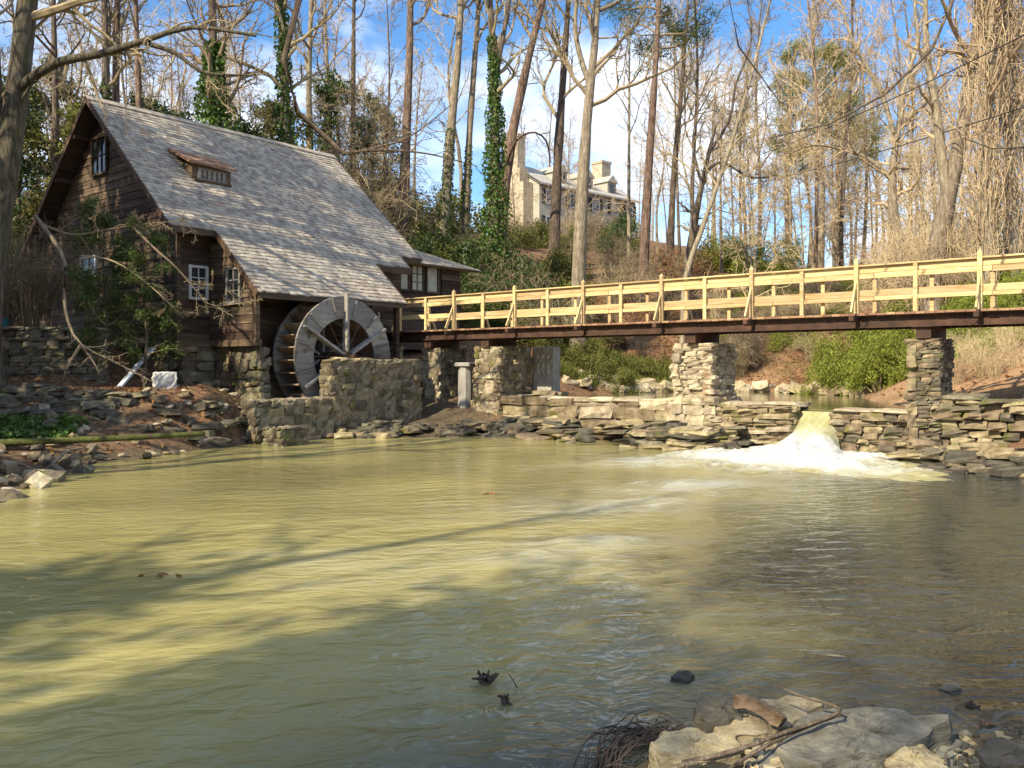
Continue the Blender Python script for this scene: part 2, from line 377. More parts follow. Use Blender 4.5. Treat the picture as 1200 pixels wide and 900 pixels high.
def water_mat(name, col_a, col_b, bump1, bump2, rough, clear=((.03, .032, .018), (.055, .055, .03)), sss=0.0):
    m, n, l, p = nmat(name)
    # ripples run with the flow (towards -L), long and soft as the moving water draws them out
    mp = n.new('ShaderNodeMapping'); mp.vector_type = 'TEXTURE'
    g = n.new('ShaderNodeNewGeometry'); l.new(g.outputs['Position'], mp.inputs['Vector'])
    mp.inputs['Rotation'].default_value = (0, 0, math.radians(12)); mp.inputs['Scale'].default_value = (1.9, 1.0, 1.0)
    v = mp.outputs['Vector']
    f = noise(n, l, v, .35, 4, .55, .6)
    rp = ramp(n, [(.3, col_a), (.7, col_b)]); l.new(f, rp.inputs['Fac'])
    rc = ramp(n, [(.3, clear[0]), (.7, clear[1])]); l.new(f, rc.inputs['Fac'])
    asl = n.new('ShaderNodeAttribute'); asl.attribute_name = 'silt_sun'
    wcol = mixc(n, l, asl.outputs['Fac'], rc.outputs['Color'], rp.outputs['Color'])
    at = n.new('ShaderNodeAttribute'); at.attribute_name = 'foam'
    fn = noise(n, l, v, 2.0, 8, .66, .8)
    ad = n.new('ShaderNodeMath'); ad.operation = 'ADD'; l.new(at.outputs['Fac'], ad.inputs[0]); l.new(fn, ad.inputs[1])
    rf = ramp(n, [(.42, (0, 0, 0)), (.62, (.16, .16, .16)), (.95, (1, 1, 1))]); 
    sc = n.new('ShaderNodeMath'); sc.operation = 'MULTIPLY'; sc.inputs[1].default_value = .72; l.new(ad.outputs[0], sc.inputs[0])
    l.new(sc.outputs[0], rf.inputs['Fac'])
    c = mixc(n, l, rf.outputs['Color'], wcol, (.50, .515, .49))
    l.new(c, p.inputs['Base Color'])
    mr = n.new('ShaderNodeMapRange'); l.new(rf.outputs['Color'], mr.inputs[0]); mr.inputs[3].default_value = rough; mr.inputs[4].default_value = .55
    l.new(mr.outputs[0], p.inputs['Roughness'])
    p.inputs['IOR'].default_value = 1.33; p.inputs['Specular IOR Level'].default_value = .5
    r1 = noise(n, l, v, 1.1, 4, .55, 1.2); r2 = noise(n, l, v, 5.0, 3, .5, .7)
    b1 = n.new('ShaderNodeBump'); b1.inputs['Strength'].default_value = bump1; b1.inputs['Distance'].default_value = .06; l.new(r1, b1.inputs['Height'])
    b2 = n.new('ShaderNodeBump'); b2.inputs['Strength'].default_value = bump2; b2.inputs['Distance'].default_value = .038; l.new(r2, b2.inputs['Height'])
    l.new(b1.outputs['Normal'], b2.inputs['Normal']); l.new(b2.outputs['Normal'], p.inputs['Normal'])
    if sss > 0:
        p.inputs['Subsurface Weight'].default_value = sss; p.inputs['Subsurface Radius'].default_value = (1.0, .95, .5); p.inputs['Subsurface Scale'].default_value = .45
    return m
M['water'] = water_mat('turbid_water', (.235, .21, .082), (.40, .36, .145),   .42, .75, .09, ((.020, .027, .025), (.040, .047, .038)), SSS)
M['pond'] = water_mat('still_water', (.10, .085, .035), (.13, .11, .045), .12, .15, .05)

def fall_mat():
    m, n, l, p = nmat('falling_water')
    tc = n.new('ShaderNodeTexCoord'); mp = n.new('ShaderNodeMapping'); mp.inputs['Scale'].default_value = (1.2, 5.0, 1.2)
    l.new(tc.outputs['Object'], mp.inputs['Vector'])
    f = noise(n, l, mp.outputs['Vector'], 2.4, 6, .62, .3)
    at = n.new('ShaderNodeAttribute'); at.attribute_name = 'foam'
    ad = n.new('ShaderNodeMath'); ad.operation = 'ADD'; l.new(at.outputs['Fac'], ad.inputs[0]); l.new(f, ad.inputs[1])
    rp = ramp(n, [(.22, (.34, .33, .14)), (.48, (.44, .43, .25)), (.80, (.54, .55, .53))]); l.new(ad.outputs[0], rp.inputs['Fac'])
    l.new(rp.outputs['Color'], p.inputs['Base Color']); p.inputs['Roughness'].default_value = .35; p.inputs['IOR'].default_value = 1.33
    b = n.new('ShaderNodeBump'); b.inputs['Strength'].default_value = .6; b.inputs['Distance'].default_value = .05; l.new(f, b.inputs['Height']); l.new(b.outputs['Normal'], p.inputs['Normal'])
    return m
M['fall'] = fall_mat()

# ------------------------------------------------------------------ terrain
CP = np.array([
    # creek bed
    (0, 6, -.7), (-4, 7, -.7), (-4, 10, -.8), (4, 9, -.7), (0, 14, -.8), (-4, 14, -.8), (-5, 18, -.7), (0, 19, -.7), (3, 16.5, -.7), (6, 14, -.7), (8.6, 13, -.5), (-7.5, 10, -.7), (2.2, 6.2, -.5), (5.5, 10, -.6),
    (-12, 5.5, -.7), (-18, 3, -.7), (-26, 0, -.7), (-40, -6, -.7), (-3, 21.5, -.5), (-1, 21.8, -.5), (1.5, 20.5, -.5),
    # shores
    (-7.9, 13.2, 0), (-8.2, 16.2, 0), (-8.2, 18.2, 0), (-7.3, 20.2, 0), (-6.7, 21.6, 0), (-4.3, 23.2, 0), (-2.4, 23.7, 0), (0, 24.0, 0), (2.4, 22.2, 0), (4.0, 20.0, 0),
    (-9.5, 11, 0), (-13, 8.3, 0), (-19, 6, 0), (-30, 3, 0), (2.6, 4.75, -.02), (1.4, 4.75, -.02), (.55, 4.3, -.02), (-.6, 3.3, 0), (-4, 2.6, 0), (-8, 2.6, 0), (-14, 1, 0), (-24, -4, 0),
    (4.6, 6.0, 0), (7.6, 9.7, 0), (10.0, 13.4, 0), (10.2, 15.0, 0),
    # bank under the camera
    (1.6, 4.2, .03), (2.6, 4.0, .07), (0, 2.4, .12), (0, 0, .3), (3, 1.5, .3), (-4, 0, .4), (-12, -4, .8), (0, -8, 1.0), (8, 4, .8), (12, 9, 1.4),
    # left bank
    (-9.6, 17.5, .25), (-12, 17.5, .35), (-11, 15, .4), (-13, 13, .5), (-9.3, 15, .2), (-16, 11, .9), (-18, 15, 1.3), (-24, 9, 1.8),
    (-11, 20.4, 1.35), (-8.7, 20.7, 1.25), (-13.5, 20.0, 1.45), (-11, 19.3, .7), (-8.6, 19.6, .6), (-13.5, 18.9, .8), (-7.2, 21.6, .85), (-6.6, 22.3, .3),
    (-12.6, 21.75, 1.62), (-14, 21.45, 1.66), (-15.6, 21.05, 1.68), (-11.3, 22.0, 1.55), (-12, 21.0, 1.5), (-14, 20.7, 1.55), (-10.2, 22.4, 1.45), (-9, 22.2, 1.35), (-7.6, 22.6, 1.3), (-12.1, 23.2, 2.95), (-15, 22.6, 3.0), (-10.3, 23.6, 1.7), (-18, 20, 3.0), (-18, 23, 3.2),
    (-13.5, 24.8, 2.7), (-16, 29, 3.0), (-11, 28, 2.3), (-8, 27, 1.7), (-6, 24.6, .1), (-4.6, 26, .1), (-5.5, 25.2, .1), (-3.6, 28.5, 1.3), (-2, 29.5, 1.4), (-3, 33, 2.6), (-1.4, 27.2, .75), (-.4, 26, .6), (-2.4, 26.2, .5),
    # pond
    (3.2, 26.8, .1), (8, 24, .1), (8.6, 21, .2), (6, 23.5, .1), (9.5, 29, .1), (6, 31, .1), (10.5, 32, .2),
    (1.2, 27.6, .95), (2, 30.4, .95), (3.2, 32.6, .95), (6, 35, .95), (9.5, 36, .95), (12.2, 34.6, .95), (12.6, 31, .95), (11.4, 27, .95), (10.6, 24, .95), (10.6, 21, 1.0),
    # right bank
    (11.2, 18.4, 1.2), (12.5, 16.6, 1.25), (13.2, 21.5, 2.1), (14.6, 20, 2.8), (14.6, 15, 3.0), (18, 17, 3.4), (13.6, 26, 2.2), (16, 24, 3.4), (15, 31, 2.6), (20, 28, 4.2),
    (13, 37, 2.4), (13, 41, 4.2), (13, 49, 6.6), (14, 62, 9.2), (16, 80, 11.0), (30, 30, 5.4), (30, 50, 8.0), (32, 80, 10.5), (50, 60, 9), (55, 100, 11),
    # hill
    (6, 38, 2.4), (6, 44, 5.2), (5, 52, 8.0), (6, 62, 10.3), (7, 80, 14), (8, 97, 17), (10, 130, 18), (20, 100, 15.5), (1, 33.4, 2.0), (-2, 37, 4.0), (-3, 42, 6.3), (-5, 50, 9.0), (-5, 64, 11.6), (-5, 85, 15),
    (-12, 40, 6.4), (-14, 34, 4.0), (-20, 32, 4.2), (-20, 41, 7), (-25, 52, 10), (-25, 75, 14), (-42, 40, 9), (-42, 75, 15), (-32, 25, 5), (-26, 17, 3.8),
    # far land
    (-300, 0, 12), (-300, 300, 22), (0, 300, 19), (300, 300, 15), (300, 0, 10), (-300, -300, 6), (300, -300, 6), (0, -300, 4), (0, -40, 2), (-45, -30, 4), (45, -20, 4), (45, 12, 5), (-60, 130, 18), (60, 140, 13),
], float)
def _rbf_fit():
    d = np.linalg.norm(CP[:, None, :2] - CP[None, :, :2], axis=2)
    A = np.sqrt(d * d + .25); n = len(CP)
    K = np.zeros((n + 3, n + 3)); K[:n, :n] = A + np.eye(n) * -0.02
    Q = np.c_[np.ones(n), CP[:, :2]]; K[:n, n:] = Q; K[n:, :n] = Q.T
    return np.linalg.solve(K, np.r_[CP[:, 2], 0, 0, 0])
RW = _rbf_fit()
def terr(x, y):
    x = np.atleast_1d(np.asarray(x, float)); y = np.atleast_1d(np.asarray(y, float)); n = len(CP)
    d = np.sqrt((x[:, None] - CP[None, :, 0]) ** 2 + (y[:, None] - CP[None, :, 1]) ** 2 + .25)
    return d @ RW[:n] + RW[n] + RW[n + 1] * x + RW[n + 2] * y
def tz(x, y): return float(terr(x, y)[0])

def axis(lo, a, b, hi, step, grow_):
    mid = list(np.arange(a, b + 1e-6, step)); left = []; s = step; p = a
    while p > lo: s *= grow_; p -= s; left.append(p)
    right = []; s = step; p = mid[-1]
    while p < hi: s *= grow_; p += s; right.append(p)
    return np.array(left[::-1] + mid + right)
ax_ = axis(-420, -20, 20, 420, .36, 1.13); ay_ = axis(-320, -1, 46, 520, .36, 1.10)
GX, GY = np.meshgrid(ax_, ay_); gx, gy = GX.ravel(), GY.ravel()
gz = np.concatenate([terr(gx[i:i + 4000], gy[i:i + 4000]) for i in range(0, len(gx), 4000)])
bump_ = .05 * np.sin(gx * 2.1 + 1.3 * np.sin(gy * 1.7)) * np.cos(gy * 2.3 + .8 * np.sin(gx * 1.1)) + .03 * np.sin(gx * 5.1 + gy * 3.3)
far_ = np.clip((np.hypot(gx, gy - 20) - 40) / 60, 0, 1)
gz = gz + bump_ * np.where(gz > 0.25, 1, .25) + far_ * (1.2 * np.sin(gx * .09) * np.cos(gy * .07))
nx, ny = len(ax_), len(ay_)
ii = np.arange(nx * ny).reshape(ny, nx)
gF = np.stack([ii[:-1, :-1], ii[:-1, 1:], ii[1:, 1:], ii[1:, :-1]], -1).reshape(-1, 4)
gm = mesh_np('ground', [(np.c_[gx, gy, gz], gF)], M['ground'], True)
def add_attr(me, name, vals):
    a = me.attributes.new(name, 'FLOAT', 'POINT'); a.data.foreach_set('value', np.asarray(vals, np.float32))
def blob(cx, cy, r): return np.clip(1.3 - np.hypot(gx - cx, gy - cy) / r, 0, 1)
dirt = np.maximum.reduce([blob(13.4, 21.5, 2.6), blob(12.0, 26, 2.2), blob(11.5, 31, 2.4) * .8, blob(9.5, 36.8, 2.0) * .7, blob(11.2, 22.8, 1.8)])
mud = np.maximum.reduce([np.clip(1 - np.abs(gz) / .35, 0, 1) * (gy < 25), blob(-3, 25.8, 3.5), blob(-11, 18.5, 3.5) * .7])
add_attr(gm, 'dirt', dirt); add_attr(gm, 'mud', mud)
tag(obj('ground', gm), kind='structure')

# ------------------------------------------------------------------ water
FALL = B(6.6, 19.6)
def water_grid(x0, x1, y0, y1, step, coarse):
    xs = axis(x0 - coarse, x0, x1, x1 + .01, step, 1.25) if coarse else np.arange(x0, x1, step)
    ys = np.arange(y0, y1, step); X, Y = np.meshgrid(xs, ys)
    i = np.arange(X.size).reshape(X.shape)
    return X.ravel(), Y.ravel(), np.stack([i[:-1, :-1], i[:-1, 1:], i[1:, 1:], i[1:, :-1]], -1).reshape(-1, 4)
wx, wy, wF = water_grid(-14, 11.2, -6, 26.0, .22, 40)
rel = np.c_[wx, wy] - R1; ws = rel @ LD; ww = rel @ GD
def vnoise(x, y, sc, seed=0):
    g = np.random.default_rng(seed); T_ = g.random((64, 64)); x = x * sc; y = y * sc
    xi = np.floor(x).astype(int); yi = np.floor(y).astype(int); fx = x - xi; fy = y - yi; fx = fx * fx * (3 - 2 * fx); fy = fy * fy * (3 - 2 * fy)
    a = T_[xi % 64, yi % 64]; b = T_[(xi + 1) % 64, yi % 64]; c = T_[xi % 64, (yi + 1) % 64]; d = T_[(xi + 1) % 64, (yi + 1) % 64]
    return (a * (1 - fx) + b * fx) * (1 - fy) + (c * (1 - fx) + d * fx) * fy
# foam: thick at the foot of the fall, drifting away towards the far left of the pool
dn = 7.2 - ws                                    # distance downstream of the dam
lat = ww - 19.75
foam = 1.05 * np.exp(-(np.abs(lat) / (2.1 + .12 * np.maximum(dn, 0))) ** 2.6) * np.exp(-np.maximum(dn - 2.2, 0) / 1.15) * (dn > -1)
drift = (ww - 18.0 + .35 * (dn - 3))
foam = np.maximum(foam, .62 * np.exp(-(drift / 1.25) ** 2) * np.exp(-((dn - 3.4) / 2.2) ** 2))
def fpatch(px, py, r1, r2, a, ang=0):
    D = ground_D(py); x = (px - 600) / F * D; dx, dy = wx - x, wy - D
    c, s = math.cos(ang), math.sin(ang)
    return a * np.exp(-((dx * c + dy * s) / r1) ** 2 - ((-dx * s + dy * c) / r2) ** 2)
foam = np.maximum.reduce([foam, fpatch(800, 572, 2.2, 1.3, .50, .5), fpatch(720, 592, 2.4, 1.2, .46, .4), fpatch(690, 634, 1.5, .6, .40, .2), fpatch(600, 650, 1.7, .8, .33, .2), fpatch(430, 660, 2.2, 1.0, .24, .2), fpatch(1010, 553, .9, .5, .5)])
foam *= (.75 + .5 * vnoise(wx, wy, .9, 3))
wz = .10 * foam * (vnoise(wx, wy, 2.2, 4) + .6 * vnoise(wx, wy, 4.1, 5)) * (foam > .35) + .012 * np.sin(wx * 1.9 + wy * .7)
wm = mesh_np('pool_water', [(np.c_[wx, wy, wz], wF)], M['water'], True); add_attr(wm, 'foam', np.clip(foam, 0, 1.1))
# silt tint with sunlit left and middle painted in; clear right darkened for sky reflection
clr = np.minimum(((wx + .4) * .83 - (wy - 4.4) * .556), 30) + 2.6 * (vnoise(wx, wy, .35, 12) - .5)
silt_sun = np.clip(1 - (clr + 1.7) / 2.9, 0, 1) * (.62 + .38 * np.clip(vnoise(wx, wy, .22, 13) * 1.5, 0, 1))
silt_sun = np.maximum(silt_sun, np.exp(-(((wx + 1.5) * .35) ** 2 + ((wy - 14.5) * .30) ** 2)))  # sunlit patch painted into the middle of the pool
add_attr(wm, 'silt_sun', silt_sun)
tag(obj('pool_water', wm), kind='structure')

sN, wN = 60, 48
S_, W_ = np.meshgrid(np.linspace(7.98, 30, sN), np.linspace(8.9, 31, wN)); S_, W_ = S_.ravel(), W_.ravel()
PX = R1[0] + S_ * LD[0] + W_ * GD[0]; PY = R1[1] + S_ * LD[1] + W_ * GD[1]
i = np.arange(sN * wN).reshape(wN, sN)
pm = mesh_np('pond_water', [(np.c_[PX, PY, np.full(len(PX), .93)], np.stack([i[:-1, :-1], i[1:, :-1], i[1:, 1:], i[:-1, 1:]], -1).reshape(-1, 4))], M['pond'], True)
add_attr(pm, 'foam', np.zeros(len(PX))); add_attr(pm, 'silt_sun', np.ones(len(PX))); tag(obj('pond_water', pm), kind='structure')

# churned white water below the fall
qs, qw = np.meshgrid(np.arange(1.6, 7.6, .065), np.arange(15.6, 23.6, .065)); shp = qs.shape; qs, qw = qs.ravel(), qw.ravel()
qd = 7.2 - qs; ql = qw - 19.7 - .06 * qd
fo_ = np.exp(-(np.abs(ql) / (2.3 + .2 * np.maximum(qd, 0))) ** 2.4) * np.exp(-(np.maximum(qd - 2.6, 0) / 1.5) ** 2) * np.clip((qd + .4) * 2, 0, 1)
nz_ = .5 * vnoise(qs, qw, 1.6, 31) + .3 * vnoise(qs, qw, 3.7, 32) + .2 * vnoise(qs, qw, 8.0, 33)
near_ = np.exp(-((qd - 1.6) / 1.1) ** 2)
fine_ = np.abs(vnoise(qs, qw, 6.5, 34) - .5) + .5 * np.abs(vnoise(qs, qw, 12.5, 35) - .5)
qz = fo_ * (.085 + .30 * np.abs(nz_ - .38) + .16 * near_ * nz_ + .14 * fine_) - .075 + .02 * nz_
qx = R1[0] + qs * LD[0] + qw * GD[0]; qy = R1[1] + qs * LD[1] + qw * GD[1]
i = np.arange(len(qs)).reshape(shp)
qm = mesh_np('white_water', [(np.c_[qx, qy, qz], np.stack([i[:-1, :-1], i[:-1, 1:], i[1:, 1:], i[1:, :-1]], -1).reshape(-1, 4)[:, ::-1])], M['water'], True)
add_attr(qm, 'foam', np.clip(fo_ * (.35 + 1.0 * nz_), 0, 1.1)); add_attr(qm, 'silt_sun', np.ones(len(qs)))
tag(obj('white_water', qm), kind='structure')

# the fall through the gap of the dam
nu, nv = 90, 96
U, V = np.meshgrid(np.linspace(0, 1, nu), np.linspace(-1, 1, nv)); u, v = U.ravel(), V.ravel()
fs = 8.30 - 3.1 * u
half = .52 + 1.75 * np.clip((u - .18) / .82, 0, 1) ** 1.25
fw = 19.44 + v * half + .45 * np.clip(u - .2, 0, 1)
prof = np.clip((u - .13) / .62, 0, 1)
fz = .935 - .03 * np.clip(u / .15, 0, 1) - .80 * (prof ** .85) - .14 * np.clip((u - .7) / .3, 0, 1)
fz = fz - (fz + .12) * np.abs(v) ** (3.2 - 1.6 * u) * np.clip((u - .12) * 5, 0, 1)
rough_ = vnoise(fs * 1.5 + 20, fw * 4, 2.0, 8) - .5
fz = fz + rough_ * .16 * np.clip(u * 2 - .3, 0, 1) * (1 - v ** 2) + .20 * np.exp(-((u - .78) / .13) ** 2) * (vnoise(fs, fw, 3.5, 9) + .5 * vnoise(fs, fw, 8, 10)) * (1 - v ** 2)
fx = R1[0] + fs * LD[0] + fw * GD[0] - FALL[0]; fy = R1[1] + fs * LD[1] + fw * GD[1] - FALL[1]
# local frame: x along the flow
lx = -(fx * LD[0] + fy * LD[1]); ly = (fx * GD[0] + fy * GD[1])
i = np.arange(nu * nv).reshape(nv, nu)
fm = mesh_np('waterfall', [(np.c_[lx, ly, fz], np.stack([i[:-1, :-1], i[1:, :-1], i[1:, 1:], i[:-1, 1:]], -1).reshape(-1, 4))], M['fall'], True)
add_attr(fm, 'foam', np.clip(-.20 + 1.7 * np.clip(u - .26, 0, 1) + .9 * np.abs(v) ** 1.6 * np.clip(u * 2.2 - .3, 0, 1), -.3, .8))
fo = obj('waterfall', fm, loc=(FALL[0], FALL[1], 0), rot=(0, 0, math.atan2(-LD[1], -LD[0])))
tag(fo, kind='structure')

# ------------------------------------------------------------------ stone kit
def stone_mesh(g, rnd=.35, jit=.05):
    t = np.array([-.5, 0, .5]); P = np.array([(x, y, z) for x in t for y in t for z in t]); key = {tuple(p): k for k, p in enumerate(P)}
    fs = []
    for ax in range(3):
        o = [k for k in range(3) if k != ax]
        for s in (-.5, .5):
            for a in (-.5, 0):
                for b in (-.5, 0):
                    q = []
                    for (da, db) in ((0, 0), (.5, 0), (.5, .5), (0, .5)):
                        p = [0, 0, 0]; p[ax] = s; p[o[0]] = a + da; p[o[1]] = b + db; q.append(key[tuple(p)])
                    c = P[q]; n = np.cross(c[1] - c[0], c[2] - c[0])
                    fs.append(q if np.dot(n, c.mean(0)) > 0 else q[::-1])
    r = np.linalg.norm(P, axis=1, keepdims=True) + 1e-9
    mx = np.abs(P).max(1, keepdims=True)
    sph = P / r * mx * 1.18
    Q = P * (1 - rnd) + sph * rnd + g.normal(size=P.shape) * jit
    Q[:, 2] += (Q[:, 0] * g.normal() + Q[:, 1] * g.normal()) * .05
    return Q, np.array(fs)
STONE = {}
for mk in ('stone', 'stone_pale', 'stone_grey', 'rock_dark', 'rock_cream', 'rock_slate'):
    STONE[mk] = [mesh_np('stone_' + mk, [stone_mesh(np.random.default_rng(100 + k), .22 + .05 * (k % 4), .045)], M[mk]) for k in range(8)]
ROUND = {}
def round_stone(g):
    P, Fc = stone_mesh(g, .85, .05); P *= (1 + .1 * g.normal(size=3)); return P, Fc
for mk in ('stone', 'stone_grey', 'stone_pale', 'rock_cream'):
    ROUND[mk] = [mesh_np('round_' + mk, [round_stone(np.random.default_rng(200 + k))], M[mk]) for k in range(7)]

def put_stone(parent, mk, c, size, rz=0.0, tilt=.05, name='stone', kit=None):
    me = R_.choice((kit or STONE)[mk])
    return obj(name, me, parent, loc=tuple(c), rot=(R_.gauss(0, tilt), R_.gauss(0, tilt), rz), scale=tuple(size))

def coursed(parent, x0, x1, y0, y1, z0, z1, row, wid, mk, depth=.22, faces='fbrl', jit=.03, topflat=False, mkmix=None, kit=None, tl=.03, rub=0.0):
    """stone courses round the faces of a block (local coordinates; front is -y)"""
    z = z0
    while z < z1 - .02:
        h = min(row * R_.uniform(.65, 1.4), z1 - z); 
        if z1 - (z + h) < row * .4: h = z1 - z
        for fc in faces:
            a, b = (x0, x1) if fc in 'fb' else (y0, y1)
            p = a - R_.uniform(0, wid * .3)
            while p < b - .03:
                w_ = wid * R_.uniform(.55, 1.5); w_ = min(w_, b - p + .04)
                if b - (p + w_) < wid * .35: w_ = b - p + R_.uniform(0, .03)
                c = p + w_ / 2; o_ = R_.gauss(0, jit); m_ = mk if not mkmix or R_.random() < .7 else mkmix
                if fc == 'f': put_stone(parent, m_, (c, y0 + depth / 2 - .03 + o_, z + h / 2), (w_ * 1.02, depth, h * 1.04 * (1 + R_.gauss(0, rub))), 0, tl, 'stone', kit)
                elif fc == 'b': put_stone(parent, m_, (c, y1 - depth / 2 + .03 + o_, z + h / 2), (w_ * 1.02, depth, h * 1.04 * (1 + R_.gauss(0, rub))), 0, tl, 'stone', kit)
                elif fc == 'r': put_stone(parent, m_, (x1 - depth / 2 + .03 + o_, c, z + h / 2), (depth, w_ * 1.02, h * 1.04 * (1 + R_.gauss(0, rub))), 0, tl, 'stone', kit)
                else: put_stone(parent, m_, (x0 + depth / 2 - .03 + o_, c, z + h / 2), (depth, w_ * 1.02, h * 1.04 * (1 + R_.gauss(0, rub))), 0, tl, 'stone', kit)
                p += w_
        z += h
def core(parent, x0, x1, y0, y1, z0, z1, inset=.07, mat='mortar', name='core'):
    V, Fc = box2((x0 + inset, y0 + inset, z0), (x1 - inset, y1 - inset, z1 - inset * .5))
    return obj(name, mesh_np(name, [(V, Fc)], M[mat]), parent)
def roughblock(size, n, amp, seed, big=.6):
    """a box of rough masonry: subdivided faces pushed in and out"""
    g = np.random.default_rng(seed); nx_, ny_, nz_ = n
    X = np.linspace(-.5, .5, nx_ + 1); Y = np.linspace(-.5, .5, ny_ + 1); Z = np.linspace(0, 1, nz_ + 1)
    idx = {}; P = []; fs = []
    def vid(a, b, c):
        k = (a, b, c)
        if k not in idx: idx[k] = len(P); P.append((X[a], Y[b], Z[c]))
        return idx[k]
    for a in range(nx_):
        for c in range(nz_):
            fs.append([vid(a, 0, c), vid(a + 1, 0, c), vid(a + 1, 0, c + 1), vid(a, 0, c + 1)])
            fs.append([vid(a, ny_, c), vid(a, ny_, c + 1), vid(a + 1, ny_, c + 1), vid(a + 1, ny_, c)])
    for b in range(ny_):
        for c in range(nz_):
            fs.append([vid(0, b, c), vid(0, b, c + 1), vid(0, b + 1, c + 1), vid(0, b + 1, c)])
            fs.append([vid(nx_, b, c), vid(nx_, b + 1, c), vid(nx_, b + 1, c + 1), vid(nx_, b, c + 1)])
    for a in range(nx_):
        for b in range(ny_):
            fs.append([vid(a, b, nz_), vid(a + 1, b, nz_), vid(a + 1, b + 1, nz_), vid(a, b + 1, nz_)])
    P = np.array(P); Q = P * np.array(size)
    c = Q - np.array([0, 0, size[2] / 2]); nrm = c / np.array(size); nrm = np.sign(nrm) * (np.abs(nrm) > .46); nrm[:, 2] *= (nrm[:, 2] > 0)
    nl = np.linalg.norm(nrm, axis=1, keepdims=True); nrm = nrm / np.maximum(nl, 1)
    h = vnoise(Q[:, 0] * 2.3 + Q[:, 1] * 1.7 + 9, Q[:, 2] * 2.6 + Q[:, 1] * 1.9 + 3, 1.0, seed) - .5
    Q = Q + nrm * (h[:, None] * amp * 1.6 + g.normal(size=(len(Q), 1)) * amp * .45)
    corner = (nl > 1.2); Q = Q - nrm * corner * amp * .8
    Q[:, :2] += g.normal(size=(len(Q), 2)) * amp * .2
    return Q, np.array(fs)

# ------------------------------------------------------------------ mill house (local x = s along the ridge, y = -w)
ZR, SL = 10.17, .906
CP_ = 1 / math.sqrt(1 + SL * SL)
def zr(w): return ZR - SL * abs(w)
mill = thing('mill_house', 'old dark timber mill house with steep weathered shingle roof beside the water wheel', 'mill', (R1[0], R1[1], 0), ANG_L)
RECTS = [(0, 9.4, 0, 4.84), (1.375, 8.37, 4.84, 5.42), (1.375, 6.8, 5.42, 6.84)]
def roof_slab(s0, s1, w0, w1, t=.11, top=0.0):
    V = []
    for dz in (top - t, top):
        for (s, w) in ((s0, w0), (s1, w0), (s1, w1), (s0, w1)): V.append((s, -w, zr(w) + dz))
    Fq = BOXF if w1 > w0 else BOXF[:, ::-1]
    return np.array(V), Fq[:, ::-1]
roof = obj('roof', mesh_np('roof', [roof_slab(*r) for r in RECTS] + [roof_slab(0, 9.4, 0, -4.84)], M['deckwood']), mill)
def shingle_field(rects, e=.17, zf=zr, seed=3):
    g = np.random.default_rng(seed); chunks = []; quads = []
    wmax = max(r[3] for r in rects); step = e * CP_; k = 0
    wb = wmax + .03
    while wb > .10:
        for (s0, s1, w0, w1) in rects:
            if not (w0 + (.03 if w0 > 0 else -.1) < wb <= w1 + .04): continue
            s = s0 - .04 + g.uniform(-.08, 0)
            while s < s1 + .02:
                wd = g.uniform(.10, .24); b = min(s + wd - .006, s1 + .05)
                if b - s > .02:
                    dw = wb + g.normal() * .008; up = max(wb - step * 1.35, .0)
                    zb = zf(dw) + .042 + g.normal() * .006; zt = zf(up) + .006
                    a0 = max(s, s0 - .05)
                    quads.append([(a0, -dw, zb), (b, -dw, zb), (b, -up, zt), (a0, -up, zt), (a0, -dw, zb - .038), (b, -dw, zb - .038)])
                s += wd
        wb -= step; k += 1
    Vv = np.array(quads); n = len(Vv)
    base = (np.arange(n) * 6)[:, None]
    Fq = np.concatenate([base + np.array([[0, 1, 2, 3]]), base + np.array([[4, 5, 1, 0]])])
    Ft = np.concatenate([base + np.array([[4, 0, 3]]), base + np.array([[5, 2, 1]])])
    return [(Vv.reshape(-1, 3), Fq), (Vv.reshape(-1, 3), Ft)]
sh = obj('shingles', mesh_np('shingles', shingle_field(RECTS), M['shingle']), roof); tag(sh, kind='stuff')
# ridge boards, rake boards, eave boards
obj('ridge_board', mesh_np('ridge_board', [beam((-.05, -.10, ZR - .03), (9.45, -.10, ZR - .03), .22, .03, (0, -.67, .74)), beam((-.05, .10, ZR - .03), (9.45, .10, ZR - .03), .22, .03, (0, .67, .74))], M['shingle']), roof)
def rake(s, w0, w1, name='rake_board'):
    sg = -1
    p0 = (s, -w0, zr(w0) - .06); p1 = (s, -w1, zr(w1) - .06)
    return obj(name, mesh_np(name, [beam(p0, p1, .045, .15)], M['trim']), roof)
rake(-.03, 0.0, 4.86); rake(-.03, 0.0, -4.86); rake(1.345, 4.86, 6.86); rake(9.43, 0.0, 4.86); rake(8.40, 4.8, 5.44); rake(6.83, 5.40, 6.86)
for (s0, s1, w) in ((0, 1.34, 4.87), (1.38, 6.79, 6.87), (6.84, 8.37, 5.45), (8.42, 9.4, 4.87)):
    obj('eave_board', mesh_np('eave_board', [boxc(((s0 + s1) / 2, -w + .02, zr(w) - .085), (s1 - s0, .03, .13))], M['deckwood']), roof)
for k, t in enumerate((.9, 2.2, 3.5)):            # lookout brackets under the front verge
    for sg in (1, -1):
        obj('bracket', mesh_np('bracket', [beam((.0, -sg * t, zr(t) - .22), (.52, -sg * t, zr(t) - .22), .09, .13)], M['trim']), roof)

